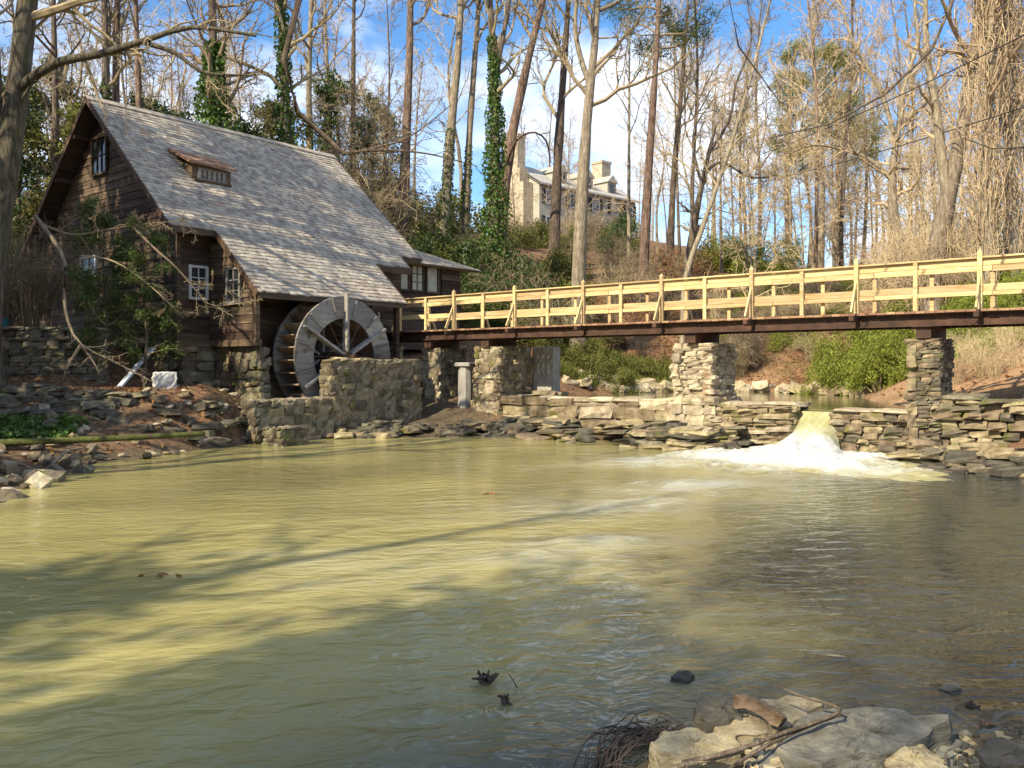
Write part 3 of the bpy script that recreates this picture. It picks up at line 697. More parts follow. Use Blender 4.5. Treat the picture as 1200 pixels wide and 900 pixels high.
def boards(parent, rows, mk='siding', th=.04, name='board'):
    """rows: (p0, p1, height, outward normal) lapped boards"""
    for (p0, p1, h, nrm) in rows:
        p0 = np.array(p0, float); p1 = np.array(p1, float); L = np.linalg.norm(p1 - p0)
        if L < .12: continue
        ch = bevbox((L, th, h * 1.10), .006)
        o = obj(name, mesh_np(name, ch, M[mk]), parent)
        d = (p1 - p0) / L; nrm = np.array(nrm, float); up = np.array([0, 0, 1.0]) - nrm * -.12 * -1
        z = np.array([0, 0, 1.0]) - .10 * nrm; z /= np.linalg.norm(z); y = np.cross(z, d); y /= np.linalg.norm(y); z = np.cross(d, y)
        Mx = Matrix(((d[0], y[0], z[0]), (d[1], y[1], z[1]), (d[2], y[2], z[2])))
        o.rotation_euler = Mx.to_euler(); o.location = tuple((p0 + p1) / 2 + nrm * R_.gauss(.0, .004))
def wall(name, quad, mat='deckwood'):
    return obj(name, mesh_np(name, [quad], M[mat]), mill)
FL = 2.68
# gable wall at s = .5
gv = np.array([(.55, 4.3, FL), (.55, -4.3, FL), (.55, -4.3, 6.15), (.55, 0, 10.02), (.55, 4.3, 6.15)]); gv2 = gv + np.array([.2, 0, 0])
gpoly = np.array([[0, 1, 2, 3, 4]]); gside = np.array([[k, k + 5, (k + 1) % 5 + 5, (k + 1) % 5] for k in range(5)])
gw = obj('gable_wall', mesh_np('gable_wall', [(np.r_[gv, gv2], np.r_[np.array([[0, 1, 2, 4]]), gside, np.array([[9, 7, 6, 5]])])], M['deckwood']), mill)
rows = []; z = FL + .12
while z < 9.9:
    ext = min(4.33, (ZR - .16 - (z + .10)) / SL)
    h = .235
    if ext > .1: rows.append(((.52, ext, z), (.52, -ext, z), h, (-1, 0, 0)))
    z += h
boards(gw, rows)
obj('gable_infill', mesh_np('gable_panel', [(np.array([(.56, 3.9, 6.5), (.56, -3.9, 6.5), (.56, 0, 10.0)]), np.array([[0, 1, 2]]))], M['deckwood']), mill)
# front wall, left part and the part right of the wheel house
fwall = wall('front_wall', box2((.6, -4.24, FL), (9.0, -4.12, 6.15)))
rows = []; z = FL + .12
while z < 6.1:
    rows.append(((.5, -4.28, z), (1.52, -4.28, z), .235, (0, -1, 0))); 
    rows.append(((6.7, -4.28, z), (9.0, -4.28, z), .235, (0, -1, 0))); z += .235
boards(fwall, rows)
# wheel house: left flank, inner wall behind the wheel, right flank
flank = wall('wheel_house_flank', box2((1.56, -4.3, FL), (1.66, -6.5, 4.12)))
rows = []; z = FL + .12
while z < 6.05:
    wmx = min(6.55, (ZR - .17 - (z + .1)) / SL)
    if wmx > 4.4: rows.append(((1.52, -4.32, z), (1.52, -wmx, z), .235, (-1, 0, 0)))
    z += .235
boards(flank, rows)
obj('corner_post', mesh_np('corner_post', [box2((1.47, -6.62, FL - .1), (1.60, -6.48, 4.12))], M['siding']), mill)
obj('corner_post', mesh_np('corner_post', [box2((.46, -4.38, FL - .1), (.58, -4.25, 6.1))], M['siding']), mill)
inner = wall('wheel_house_wall', box2((1.6, -5.24, 1.0), (6.75, -5.12, 5.25)))
rows = []; z = 1.15
while z < 5.15:
    rows.append(((1.62, -5.28, z), (6.72, -5.28, z), .235, (0, -1, 0))); z += .235
boards(inner, rows)
obj('corner_post', mesh_np('corner_post', [box2((6.66, -5.40, 1.0), (6.80, -5.25, 5.1))], M['siding']), mill)
obj('corner_post', mesh_np('corner_post', [box2((6.52, -6.70, 1.6), (6.66, -6.56, 3.85))], M['siding']), mill)
wall('wheel_house_flank', box2((6.60, -4.3, FL), (6.70, -5.2, 5.2)))
wall('rear_wall', box2((.6, 4.2, FL), (9.0, 4.3, 6.15)))
wall('right_gable_wall', (np.array([(9.0, 4.3, FL), (9.0, -4.3, FL), (9.0, -4.3, 6.15), (9.0, 0, 10.02), (9.0, 4.3, 6.15)]), np.array([[0, 1, 2, 3, 4]])))
obj('sill_beam', mesh_np('sill_beam', [box2((.46, -4.40, FL - .16), (1.5, -4.2, FL + .02)), box2((.44, 4.35, FL - .16), (.62, -4.36, FL + .02)), box2((1.44, -4.42, FL - .16), (1.66, -6.62, FL + .02))], M['siding']), mill)
# stone foundation
fnd = obj('foundation', mesh_np('foundation', [box2((.70, 4.2, .9), (.95, -4.1, FL - .17)), box2((.75, -4.1, .6), (1.7, -4.3, FL - .17)), box2((1.72, -4.2, .2), (1.95, -6.3, FL - .17)), box2((1.8, -5.35, 0), (6.7, -5.10, 1.5)), box2((6.5, -4.3, .3), (9.0, -4.15, FL))], M['mortar']), mill)
def fstones(x0, x1, y0, y1, z0, z1, faces, **k): coursed(fnd, x0, x1, y0, y1, z0, z1, k.get('row', .23), k.get('wid', .46), 'stone_grey', .24, faces, mkmix='stone', tl=.07, rub=.12)
fstones(.62, .9, -4.3, 4.2, 1.1, FL - .17, 'l')
fstones(.62, 1.6, -4.36, -4.1, 1.0, FL - .17, 'f')
fstones(1.66, 2.0, -6.5, -4.3, .7, FL - .17, 'l')
fstones(1.66, 2.0, -6.5, -6.2, .3, FL - .17, 'f')
fstones(6.6, 9.0, -4.4, -4.15, .8, FL, 'f')
# basement doorway, dark boards
dr = obj('basement_door', mesh_np('basement_door', [box2((.50, 3.05 - 4.6, 1.35), (.58, 2.3 - 4.6, 2.5))], M['deckwood']), mill)

def window(parent, c, udir, nrm, w, h, nx_, nz_, fm, pm_, name='window', fr=.07):
    u_ = np.array(udir, float); n_ = np.array(nrm, float); c = np.array(c, float); zv = np.array([0, 0, 1.0])
    def bx(uc, vc, uw, vh, d0, d1):
        Mx = np.array([u_, n_, zv]).T
        return boxc(c + u_ * uc + zv * vc + n_ * (d0 + d1) / 2, (uw, d1 - d0, vh), Mx)
    fl = [bx(-w / 2, 0, fr, h + fr, 0, .07), bx(w / 2, 0, fr, h + fr, 0, .07), bx(0, h / 2 + fr * .0, w - fr, fr, 0, .065), bx(0, -h / 2, w - fr, fr, 0, .075)]
    o = obj(name, mesh_np(name, fl, M[fm]), parent)
    pw, ph = (w - fr) / nx_, (h - fr) / nz_
    bars = [bx(-w / 2 + fr / 2 + pw * k, 0, .028, h - fr, .0, .05) for k in range(1, nx_)] + [bx(0, -h / 2 + fr / 2 + ph * k, w - fr, .028, .0, .048) for k in range(1, nz_)]
    if bars: obj('glazing_bar', mesh_np('glazing_bar', bars, M[fm]), o)
    for a in range(nx_):
        for b in range(nz_):
            obj('pane', mesh_np('pane', [bx(-w / 2 + fr / 2 + pw * (a + .5), -h / 2 + fr / 2 + ph * (b + .5), pw - .02, ph - .02, .0, .022)], M[pm_]), o)
    return o
window(mill, (.48, .88, 4.86), (0, 1, 0), (-1, 0, 0), 1.0, 1.1, 2, 2, 'paleframe', 'glass')
window(mill, (.48, .16, 8.5), (0, 1, 0), (-1, 0, 0), .95, 1.15, 3, 2, 'siding', 'glass')
window(mill, (1.12, -4.33, 4.33), (1, 0, 0), (0, -1, 0), .52, .9, 2, 3, 'paleframe', 'glass')
window(mill, (1.47, -5.62, 4.2), (0, 1, 0), (-1, 0, 0), .62, .95, 2, 3, 'greywood', 'glass')
# dormer
dm = obj('dormer', mesh_np('dormer', [(np.array([(1.78, -2.9, zr(2.9)), (3.08, -2.9, zr(2.9)), (3.08, -2.9, zr(2.9) + .48), (1.78, -2.9, zr(2.9) + .48), (1.78, -1.95, zr(1.95)), (3.08, -1.95, zr(1.95))]),
    np.array([[0, 1, 2, 3]])), (np.array([(1.78, -2.9, zr(2.9)), (1.78, -2.9, zr(2.9) + .48), (1.78, -2.2, zr(2.2) + .02), (3.08, -2.9, zr(2.9)), (3.08, -2.9, zr(2.9) + .48), (3.08, -2.2, zr(2.2) + .02)]), np.array([[0, 1, 2], [3, 5, 4]]))], M['siding']), mill)
obj('dormer_roof', mesh_np('dormer_roof', [beam((1.66, -3.04, zr(2.9) + .50), (1.66, -1.75, zr(1.75) + .10), .001, .001)], M['rooftin']), dm)
drf = np.array([(1.62, -3.08, zr(2.9) + .46), (3.24, -3.08, zr(2.9) + .46), (3.24, -1.80, zr(1.8) + .05), (1.62, -1.80, zr(1.8) + .05)])
obj('dormer_roof', mesh_np('dormer_roof', [(np.r_[drf, drf + np.array([0, 0, .07])], BOXF)], M['rooftin']), dm)
dw = obj('dormer_window', mesh_np('dormer_window', [box2((1.95, -2.93, zr(2.9) + .06), (2.95, -2.905, zr(2.9) + .11)), box2((1.95, -2.93, zr(2.9) + .36), (2.95, -2.905, zr(2.9) + .41))], M['greywood']), dm)
for k in range(6):
    obj('slat', mesh_np('slat', [box2((1.96 + k * .165, -2.925, zr(2.9) + .11), (2.07 + k * .165, -2.908, zr(2.9) + .36))], M['greywood']), dw)
obj('dormer_sill', mesh_np('dormer_sill', [box2((1.8, -3.0, zr(2.9) - .0), (3.06, -2.9, zr(2.9) + .05))], M['trim']), dm)
# lower wing at the far end
wing = obj('wing_wall', mesh_np('wing_wall', [box2((9.05, -3.5, 2.6), (12.9, -3.4, 5.85)), box2((12.8, -3.4, 2.6), (12.9, 1.5, 5.85)), box2((9.05, 1.4, 2.6), (12.8, 1.5, 5.85))], M['deckwood']), mill)
rows = []; z = 3.9
while z < 5.75:
    rows.append(((11.85, -3.54, z), (12.9, -3.54, z), .22, (0, -1, 0)))
    if z < 4.75: rows.append(((9.05, -3.54, z), (11.85, -3.54, z), .22, (0, -1, 0)))
    z += .22
boards(wing, rows)
for k, sc_ in enumerate((9.75, 10.50, 11.30)):
    window(mill, (sc_, -3.55, 5.27), (1, 0, 0), (0, -1, 0), .62, .98, 1 if k != 1 else 2, 1 if k != 1 else 3, 'siding', 'curtain' if k != 1 else 'curtain')
wr_p = np.array([(9.0, -4.05, 5.74), (13.5, -4.05, 5.74), (13.5, 2.0, 5.74), (9.0, 2.0, 5.74), (9.0, -1.0, 6.95), (11.2, -1.0, 6.95)])
wroof = obj('wing_roof', mesh_np('wing_roof', [(wr_p, np.array([[0, 1, 5, 4], [2, 3, 4, 5]])), (wr_p, np.array([[1, 2, 5]])), (wr_p, np.array([[0, 3, 2, 1]]))], M['shingle']), mill)
def wing_sh():
    g = np.random.default_rng(5); Q = []
    n = 16
    for k in range(n):
        t0 = k / n; t1 = min((k + 1.35) / n, 1)
        y0 = -4.09 + t0 * 3.05; y1 = -4.09 + t1 * 3.05; z0 = 5.75 + t0 * 1.21 + .03; z1 = 5.75 + t1 * 1.21 + .01
        s = 8.9; e0 = 13.54 - t0 * 2.3
        while s < e0:
            b = min(s + g.uniform(.1, .22), e0); Q.append([(s, y0, z0), (b - .006, y0, z0), (b - .006, y1, z1), (s, y1, z1), (s, y0, z0 - .03), (b - .006, y0, z0 - .03)]); s = b
    Vv = np.array(Q); base = (np.arange(len(Vv)) * 6)[:, None]
    return [(Vv.reshape(-1, 3), np.concatenate([base + np.array([[0, 1, 2, 3]]), base + np.array([[4, 5, 1, 0]])]))]
tag(obj('shingles', mesh_np('shingles', wing_sh(), M['shingle']), wroof), kind='stuff')
obj('down_pipe', mesh_np('down_pipe', tubes(np.array([(6.9, -5.45, 3.75), (6.9, -5.45, 2.2)]), np.array([.04, .04]), 8), M['paleframe'], True), mill)

# ------------------------------------------------------------------ water wheel (local x = L, y = -G)
wc = B(4.2, 6.5); WZ = 2.24; WR = 1.76
wheel = thing('water_wheel', 'large grey wooden water wheel with six spokes under the mill eave', 'water wheel', (wc[0], wc[1], WZ - WR), ANG_L)
H0 = WR
def ringseg(r0, r1, a0, a1, y0, y1, n=4, gap=.0):
    V = []; fs = []
    for k in range(n + 1):
        a = a0 + (a1 - a0) * k / n
        for (r, y) in ((r0, y0), (r1, y0), (r1, y1), (r0, y1)): V.append((r * math.cos(a), y, H0 + r * math.sin(a)))
    for k in range(n):
        b = k * 4
        for j in range(4): fs.append([b + j, b + 4 + j, b + 4 + (j + 1) % 4, b + (j + 1) % 4])
    fs.append([0, 1, 2, 3]); fs.append([n * 4 + 3, n * 4 + 2, n * 4 + 1, n * 4])
    return np.array(V), np.array(fs)
for (y0, y1) in ((-.52, -.45), (.45, .52)):
    for k in range(12):
        a = k * math.pi / 6 + .26; 
        rim = obj('rim_board', mesh_np('rim_board', [ringseg(1.12, WR + R_.uniform(-.012, .008), a + .006, a + math.pi / 6 - .006, y0 + R_.gauss(0, .005), y1)], M['greywood']), wheel)
        aa = a; ysg = -1 if y0 < 0 else 1
        c_ = np.array([1.48 * math.cos(aa + .02), (y0 + y1) / 2 + ysg * .055, H0 + 1.48 * math.sin(aa + .02)])
        obj('cleat', mesh_np('cleat', [beam(c_ - .24 * np.array([math.cos(aa), 0, math.sin(aa)]), c_ + .24 * np.array([math.cos(aa), 0, math.sin(aa)]), .035, .075, (0, 1, 0))], M['greywood']), rim)
    for k in range(6):
        a = math.pi / 2 + k * math.pi / 3; d = np.array([math.cos(a), 0, math.sin(a)]); ym = (y0 + y1) / 2 + (-.075 if y0 < 0 else .075)
        top_ = 1.84 if k == 0 else 1.70
        obj('spoke', mesh_np('spoke', [beam(np.array([0, ym, H0]) + d * .12, np.array([0, ym, H0]) + d * top_, .07, .22, (0, 1, 0))], M['greywood']), wheel)
    for k in range(6):
        a = math.pi / 2 + (k + .5) * math.pi / 3; d = np.array([math.cos(a), 0, math.sin(a)]); ym = (y0 + y1) / 2
        obj('tie_rod', mesh_np('tie_rod', tubes(np.array([np.array([0, ym, H0]) + d * .1, np.array([0, ym, H0]) + d * 1.22]), np.array([.016, .016]), 6), M['iron']), wheel)
bk = mesh_np('paddle', [boxc((0, 0, 0), (.44, .88, .03))], M['bucket'])
for k in range(30):
    a = k * 2 * math.pi / 30 + .1
    o = obj('paddle', bk, wheel, loc=(1.52 * math.cos(a), 0, H0 + 1.52 * math.sin(a)), rot=(0, -a + .35, 0))
    tag(o)
for k in range(24):
    a0 = k * math.pi / 12; obj('sole_board', mesh_np('sole_board', [ringseg(1.20, 1.235, a0 + .01, a0 + math.pi / 12 - .01, -.44, .44, 1)], M['bucket']), wheel)
obj('hub', mesh_np('hub', tubes(np.array([(0, -.70, H0), (0, .60, H0)]), np.array([.16, .16]), 12, True), M['iron'], False), wheel)
obj('axle', mesh_np('axle', tubes(np.array([(0, -1.0, H0), (0, 1.1, H0)]), np.array([.08, .08]), 10, True), M['rust'], False), wheel)

# ------------------------------------------------------------------ masonry by the wheel (local x = L, y = -G)
def masonry(name, label, cat, s, w, rot=ANG_L): 
    p = B(s, w); return thing(name, label, cat, (p[0], p[1], 0), rot)
pit = masonry('pit_wall', 'grey rubble wall in front of the water wheel', 'wall', 3.05, 7.85)
pw = obj('masonry', mesh_np('masonry', [(lambda q: (q[0] + np.array([1.72, .25, .1]), q[1]))(roughblock((3.44, .5, 2.03), (26, 4, 16), .045, 21))], M['mortar']), pit)
coursed(pit, .02, 3.42, .02, .5, .25, 2.08, .17, .27, 'stone_grey', .15, 'fl', .03, mkmix='stone', tl=.10, rub=.2)
for k in range(10): put_stone(pit, 'stone', (.18 + k * .34, .25, 2.12 + R_.gauss(0, .02)), (.38, .5, .12), 0, .05, 'cap_stone')
ledge = masonry('low_wall', 'low broken stone wall beside the water wheel pit', 'wall', .55, 7.9)
obj('masonry', mesh_np('masonry', [(lambda q: (q[0] + np.array([1.3, .3, -.2]), q[1]))(roughblock((2.5, .6, 1.32), (18, 5, 9), .05, 22))], M['mortar']), ledge)
coursed(ledge, .05, 2.5, .03, .6, -.1, 1.08, .18, .34, 'stone_grey', .18, 'fl', .03, mkmix='stone', tl=.10, rub=.2)
blk = masonry('broken_masonry', 'squat square block of old masonry at the water edge', 'masonry', .7, 8.75)
obj('masonry', mesh_np('masonry', [(lambda q: (q[0] + np.array([.4, .3, -.3]), q[1]))(roughblock((.8, .7, .72), (7, 6, 7), .05, 23))], M['mortar']), blk)
coursed(blk, .0, .8, -.05, .65, -.2, .44, .15, .35, 'stone_grey', .18, 'flr', .03, tl=.08, rub=.15)

# ------------------------------------------------------------------ bridge (local x = G towards the right bank, y = L away from the viewer)
b0 = B(7.56, 5.79); DZ = 3.13
bridge = thing('footbridge', 'long footbridge with fresh yellow timber railings on rusty steel girders', 'bridge', (b0[0], b0[1], DZ), ANG_G)
BAY = 2.44; NB = 10; BW = 1.30; X0 = -1.3; X1 = NB * BAY + .3
def ibeam(y, z0=-.32, z1=-.055):
    return [box2((X0, y - .012, z0 + .02), (X1, y + .012, z1 - .02)), box2((X0, y - .08, z0), (X1, y + .08, z0 + .022)), box2((X0, y - .08, z1 - .022), (X1, y + .08, z1))]
for y in (.06, BW - .06): obj('girder', mesh_np('girder', ibeam(y), M['rust']), bridge)
pk = mesh_np('deck_plank', bevbox((.188, BW + .22, .05), .006), M['plank'])
npk = int((X1 - X0) / .195)
for k in range(npk): obj('deck_plank', pk, bridge, loc=(X0 + .1 + k * .195, BW / 2 + R_.gauss(0, .008), -.028 + R_.gauss(0, .002)))
for k in range(NB + 1): obj('cross_beam', mesh_np('cross_beam', [box2((k * BAY - .05, -.42 if True else 0, -.17), (k * BAY + .05, BW + .42, -.06))], M['rust']), bridge)
RT = 1.07
post_m = mesh_np('post', bevbox((.095, .095, RT + .11), .008), M['lumber'])
cap_m = mesh_np('post_cap', [(np.array([(-.0475, -.0475, 0), (.0475, -.0475, 0), (.0475, .0475, 0), (-.0475, .0475, 0), (0, 0, .075)]), np.array([[0, 1, 4], [1, 2, 4], [2, 3, 4], [3, 0, 4]]))], M['lumber'])
half_m = mesh_np('middle_post', bevbox((.09, .05, RT - .05), .006), M['lumber'])
rail_m = mesh_np('rail', bevbox((BAY - .012, .038, .14), .005), M['lumber'])
caprail_m = mesh_np('cap_rail', bevbox((BAY - .012, .14, .036), .005), M['lumber'])
brace_m = mesh_np('brace', [beam((0, 0, 0), (0, -.36, -.62), .085, .038, (0, 0, 1))], M['lumber'])
for side in (0, 1):
    y = .0 if side == 0 else BW; sg = -1 if side == 0 else 1
    for k in range(NB + 1):
        x = k * BAY
        p = obj('post', post_m, bridge, loc=(x, y + sg * .03, (RT + .11) / 2 - .02))
        obj('post_cap', cap_m, p, loc=(0, 0, (RT + .11) / 2))
        obj('brace', mesh_np('brace', [beam((x, y + sg * .07, .66), (x, y + sg * .40, .0), .085, .04, (1, 0, 0))], M['lumber']), bridge)
        if k < NB:
            obj('middle_post', half_m, bridge, loc=(x + BAY / 2, y + sg * .05, (RT - .05) / 2))
            xm = x + BAY / 2 + .0
            obj('top_rail', rail_m, bridge, loc=(xm, y - sg * .04 + 0, RT - .11 + R_.gauss(0, .004)), rot=(0, R_.gauss(0, .0025), 0))
            obj('cap_rail', caprail_m, bridge, loc=(xm, y - sg * .02, RT - .018 + R_.gauss(0, .002)))
            obj('middle_rail', rail_m, bridge, loc=(xm, y - sg * .04, .44 + R_.gauss(0, .006)), rot=(0, R_.gauss(0, .003), 0))
    # short return to the mill door
    obj('top_rail', mesh_np('top_rail', [box2((X0, y - .02, RT - .18), (-.05, y + .02, RT - .04))], M['lumber']), bridge)
for (w, ) in ((7.05,), (9.5,), (16.35,), (21.8,)):
    obj('bearing_beam', mesh_np('bearing_beam', [boxc((w - 5.79, BW / 2, -.45), (.30, BW + .05, .24)), boxc((w - 5.79, BW / 2, -.325), (.46, BW + .2, .012))], M['rust']), bridge)

# ------------------------------------------------------------------ piers and dam; local x = G, y = L
def pier(name, label, s, w, cat='pier'):
    p = B(s, w); return thing(name, label, cat, (p[0], p[1], 0), ANG_G)
TOP = DZ - .58
def rough_pier(p, lx_, ly_, h, seed, amp=.05, z0=.1, n=(10, 16, 24)):
    q = roughblock((lx_, ly_, h - z0), n, amp, seed)
    obj('masonry', mesh_np('masonry', [(q[0] + np.array([lx_ / 2, ly_ / 2, z0]), q[1])], M['mortar']), p)
pA = pier('bridge_pier', 'narrow square bridge pier next to the wheel pit wall', 7.7, 6.74)
rough_pier(pA, .62, 1.3, TOP, 31, .035); coursed(pA, .0, .62, .0, 1.3, .3, TOP, .16, .24, 'stone_grey', .12, 'r', .025, mkmix='stone', tl=.10, rub=.2); coursed(pA, .02, .62, .03, 1.3, .3, TOP, .26, .45, 'stone_pale', .10, 'f', .012, tl=.06, rub=.15)
pB = pier('bridge_pier', 'thick rough rubble bridge pier beside the small pale column', 7.65, 9.04)
rough_pier(pB, .92, 1.6, TOP, 32, .06); coursed(pB, -.02, .92, .0, 1.6, .3, TOP, .18, .28, 'stone', .18, 'rl', .05, mkmix='stone_grey', tl=.12, rub=.25); coursed(pB, .0, .92, .02, 1.6, .2, TOP, .22, .34, 'stone_pale', .14, 'f', .03, mkmix='stone', tl=.10, rub=.2)
pC = pier('bridge_pier', 'pale pier of thin stacked stones at the waterfall end of the mossy dam', 7.7, 15.81)
core(pC, .05, 1.07, .05, 1.25, .3, TOP, .10); coursed(pC, .03, 1.05, .0, 1.3, 1.15, TOP, .105, .34, 'stone_pale', .24, 'fr', .035); coursed(pC, .03, 1.05, .0, 1.3, 1.15, TOP, .2, .5, 'stone_pale', .24, 'lb', .03)
obj('footing', mesh_np('footing', [(lambda q: (q[0] + np.array([.56, .6, .2]), q[1]))(roughblock((1.3, 1.45, 1.0), (12, 12, 10), .04, 33))], M['mortar']), pC)
coursed(pC, -.1, 1.22, -.14, 1.4, .45, 1.18, .24, .42, 'stone_pale', .2, 'fr', .03)
pD = pier('bridge_pier', 'tall slim pier of thin coursed stones standing in the right dam wall', 7.62, 21.5)
core(pD, .02, .62, .02, 1.1, .0, TOP, .08); coursed(pD, .0, .60, .0, 1.1, .0, TOP, .085, .34, 'stone_grey', .2, 'fr', .018, mkmix='stone'); coursed(pD, .0, .60, .0, 1.1, .0, TOP, .2, .5, 'stone', .2, 'l', .02)
col = pier('small_column', 'small pale octagonal column between two bridge piers', 8.0, 8.28, 'column')
obj('shaft', mesh_np('shaft', tubes(np.array([(0, 0, .5), (0, 0, 1.2), (0, 0, 1.95)]), np.array([.235, .225, .22]), 8, True), M['concrete']), col)
obj('capital', mesh_np('capital', bevbox((.52, .52, .14), .03), M['concrete']), col, loc=(0, 0, 2.02), rot=(0, 0, .3))
obj('plinth', mesh_np('plinth', bevbox((.58, .58, .2), .04), M['concrete']), col, loc=(0, 0, .46), rot=(0, 0, .3))
slab = pier('concrete_slab', 'upright grey concrete slab behind the rough rubble pier', 9.3, 10.35, 'slab')
obj('slab_body', mesh_np('slab_body', [(lambda q: (q[0] + np.array([.0, .2, .5]), q[1]))(roughblock((.85, .4, 2.08), (8, 4, 14), .02, 35))], M['concrete']), slab)
obj('foot', mesh_np('foot', [(lambda q: (q[0] + np.array([.1, .2, .2]), q[1]))(roughblock((1.2, .8, 1.0), (8, 5, 8), .05, 36))], M['mortar']), slab)

damL = pier('stone_dam', 'low mossy stone dam between the piers left of the waterfall', 7.75, 9.6, 'dam')
core(damL, .2, 9.3, .0, .8, -.3, 1.0, .08)
coursed(damL, .2, 6.3, -.03, .8, .1, 1.06, .32, 1.1, 'stone', .35, 'f', .06, mkmix='stone_pale')
coursed(damL, 7.35, 9.36, -.25, .8, .1, 1.03, .10, .5, 'stone', .4, 'f', .07, mkmix='stone_pale')
coursed(damL, 7.35, 9.36, -.1, .8, .1, 1.03, .13, .4, 'stone', .4, 'r', .05)
for k in range(11): put_stone(damL, 'stone_pale', (.5 + k * .85, .42, 1.03 + R_.gauss(0, .02)), (.9, .9, .12), 0, .03, 'cap_stone')
damR = pier('stone_dam', 'dark stepped stone dam wall right of the waterfall', 7.75, 19.88, 'dam')
core(damR, .05, 1.7, .0, .8, -.3, .98, .08); core(damR, 2.1, 7.5, .0, .8, -.3, 1.28, .08)
coursed(damR, -.0, 1.66, -.03, .8, .05, .93, .14, .42, 'stone', .35, 'fl', .05, mkmix='stone_grey')
coursed(damR, 2.2, 7.4, -.1, .8, .0, 1.26, .19, .42, 'stone', .4, 'f', .07, mkmix='stone_grey', tl=.07, rub=.15)
for k in range(2): put_stone(damR, 'stone_pale', (.42 + k * .85, .35, .965), (.9, .95, .07), 0, .015, 'cap_stone')
for k in range(7): put_stone(damR, 'stone_grey', (2.6 + k * .75, .35, 1.28 + R_.gauss(0, .03)), (.85, .95, .13), 0, .04, 'cap_stone')

# flat rock ledges at the foot of the dam and walls
def slabs(parent, pts, n, zlo, zhi, mks, smin=.35, smax=1.0, hz=(.07, .20), spread=.35, name='rock_slab', base=(0, 0)):
    pts = np.array(pts)
    for k in range(n):
        t = R_.random() * (len(pts) - 1); i = int(t); p = pts[i] + (pts[i + 1] - pts[i]) * (t - i)
        up = R_.random(); off = np.array([LD[0], LD[1]]) * (up * spread * 2 - spread * .2) + np.array([R_.gauss(0, .08), R_.gauss(0, .08)])
        w_ = R_.uniform(smin, smax); z = zlo + (zhi - zlo) * up + R_.gauss(0, .03)
        put_stone(parent, R_.choice(mks), (p[0] + off[0] - base[0], p[1] + off[1] - base[1], z), (w_, w_ * R_.uniform(.5, .8), R_.uniform(*hz)), ANG_G + R_.gauss(0, .35), .06, name)
def px_line(pts, z=0.0): return [((x - 600) / F * ground_D(y, z), ground_D(y, z)) for (x, y) in pts]
def ledge_thing(label, pts, n, zlo, zhi, mks, **k):
    c = np.mean(pts, axis=0); t = thing('rock_ledge', label, 'rocks', (c[0], c[1], 0)); slabs(t, pts, n, zlo, zhi, mks, base=c, **k); return t
ledge_thing('layered mossy rock ledge along the waterline below the left dam', px_line([(596, 511), (660, 516), (740, 523), (800, 529), (842, 526)]), 62, .0, .50, ['stone', 'stone', 'stone_grey', 'rock_dark'], spread=.55, smin=.5, smax=1.3, hz=(.08, .18))
ledge_thing('flat rocks at the waterline under the wheel pit wall', px_line([(385, 513), (430, 513), (500, 512), (560, 512), (600, 511)]), 70, .0, .36, ['stone', 'rock_dark', 'stone_grey', 'stone_grey'], spread=.65, smax=.75)
ledge_thing('tumbled rocks at the water edge below the low broken wall', px_line([(250, 519), (300, 516), (340, 515), (390, 513)]), 46, .0, .35, ['stone', 'rock_dark', 'stone_grey'], spread=.35, smax=.6)
ledge_thing('wet dark rocks at the foot of the right dam wall', px_line([(1062, 545), (1110, 552), (1160, 557), (1240, 562)]), 56, -.02, .42, ['stone', 'rock_dark', 'stone_grey'], spread=.45, smax=.9)
ledge_thing('pale rocks at the corner of the pale pier beside the fall', px_line([(800, 529), (850, 522)]), 20, .02, .7, ['stone_pale', 'stone'], spread=.6, smax=.7)

# left bank: retaining wall, stepped stone bank
rw = thing('retaining_wall', 'dark dry stone retaining wall in front of the mill gable', 'wall', (-15.0, 21.35, 0), math.atan2(1.0, 4.4))
core(rw, -2.5, 4.45, .05, .6, 1.2, 2.92, .06); coursed(rw, -2.5, 4.5, .0, .6, 1.5, 2.98, .15, .38, 'stone_grey', .3, 'fr', .035)
bk_ = thing('stone_bank', 'rough bank of tumbled flat stones below the mill yard', 'rocks', (-9.5, 20, 0))
for k in range(120):
    x = R_.uniform(-13.6, -7.0); u_ = R_.random(); y = 19.35 + u_ * 1.25 + (x + 10) * .28 * (x > -8.6) * 0 + max(0, x + 8.7) * .75; z = tz(x, y) + R_.uniform(-.03, .10)
    w_ = R_.uniform(.25, .75); put_stone(bk_, R_.choice(['stone_grey', 'stone_grey', 'rock_dark']), (x + 9.5, y - 20, z - .04), (w_, w_ * .7, R_.uniform(.08, .22)), R_.gauss(.1, .4), .12)

# ------------------------------------------------------------------ house on the hill (local x along the facade, y to the back)
hx, hy = 3.04, 95.0; HA = math.atan2(.667, .745)
hz0 = 16.2
house = thing('stone_house', 'pale two storey house with stone chimneys and dark shutters on the hill', 'house', (hx, hy, hz0), HA)
HL, HDp, HE, HRd = 16.5, 9.0, 6.35, 9.2
obj('wall', mesh_np('wall', [box2((0, 0, -1.5), (HL, HDp, HE - .05)), (np.array([(.0, 0, HE - .05), (0, HDp, HE - .05), (0, HDp / 2, HRd - .2), (HL, 0, HE - .05), (HL, HDp, HE - .05), (HL, HDp / 2, HRd - .2)]), np.array([[0, 2, 1], [3, 4, 5]]))], M['housewall']), house)
rfv = np.array([(-.3, -.5, HE - .1), (HL + .3, -.5, HE - .1), (HL + .3, HDp / 2, HRd), (-.3, HDp / 2, HRd), (-.3, HDp + .5, HE - .1), (HL + .3, HDp + .5, HE - .1)])
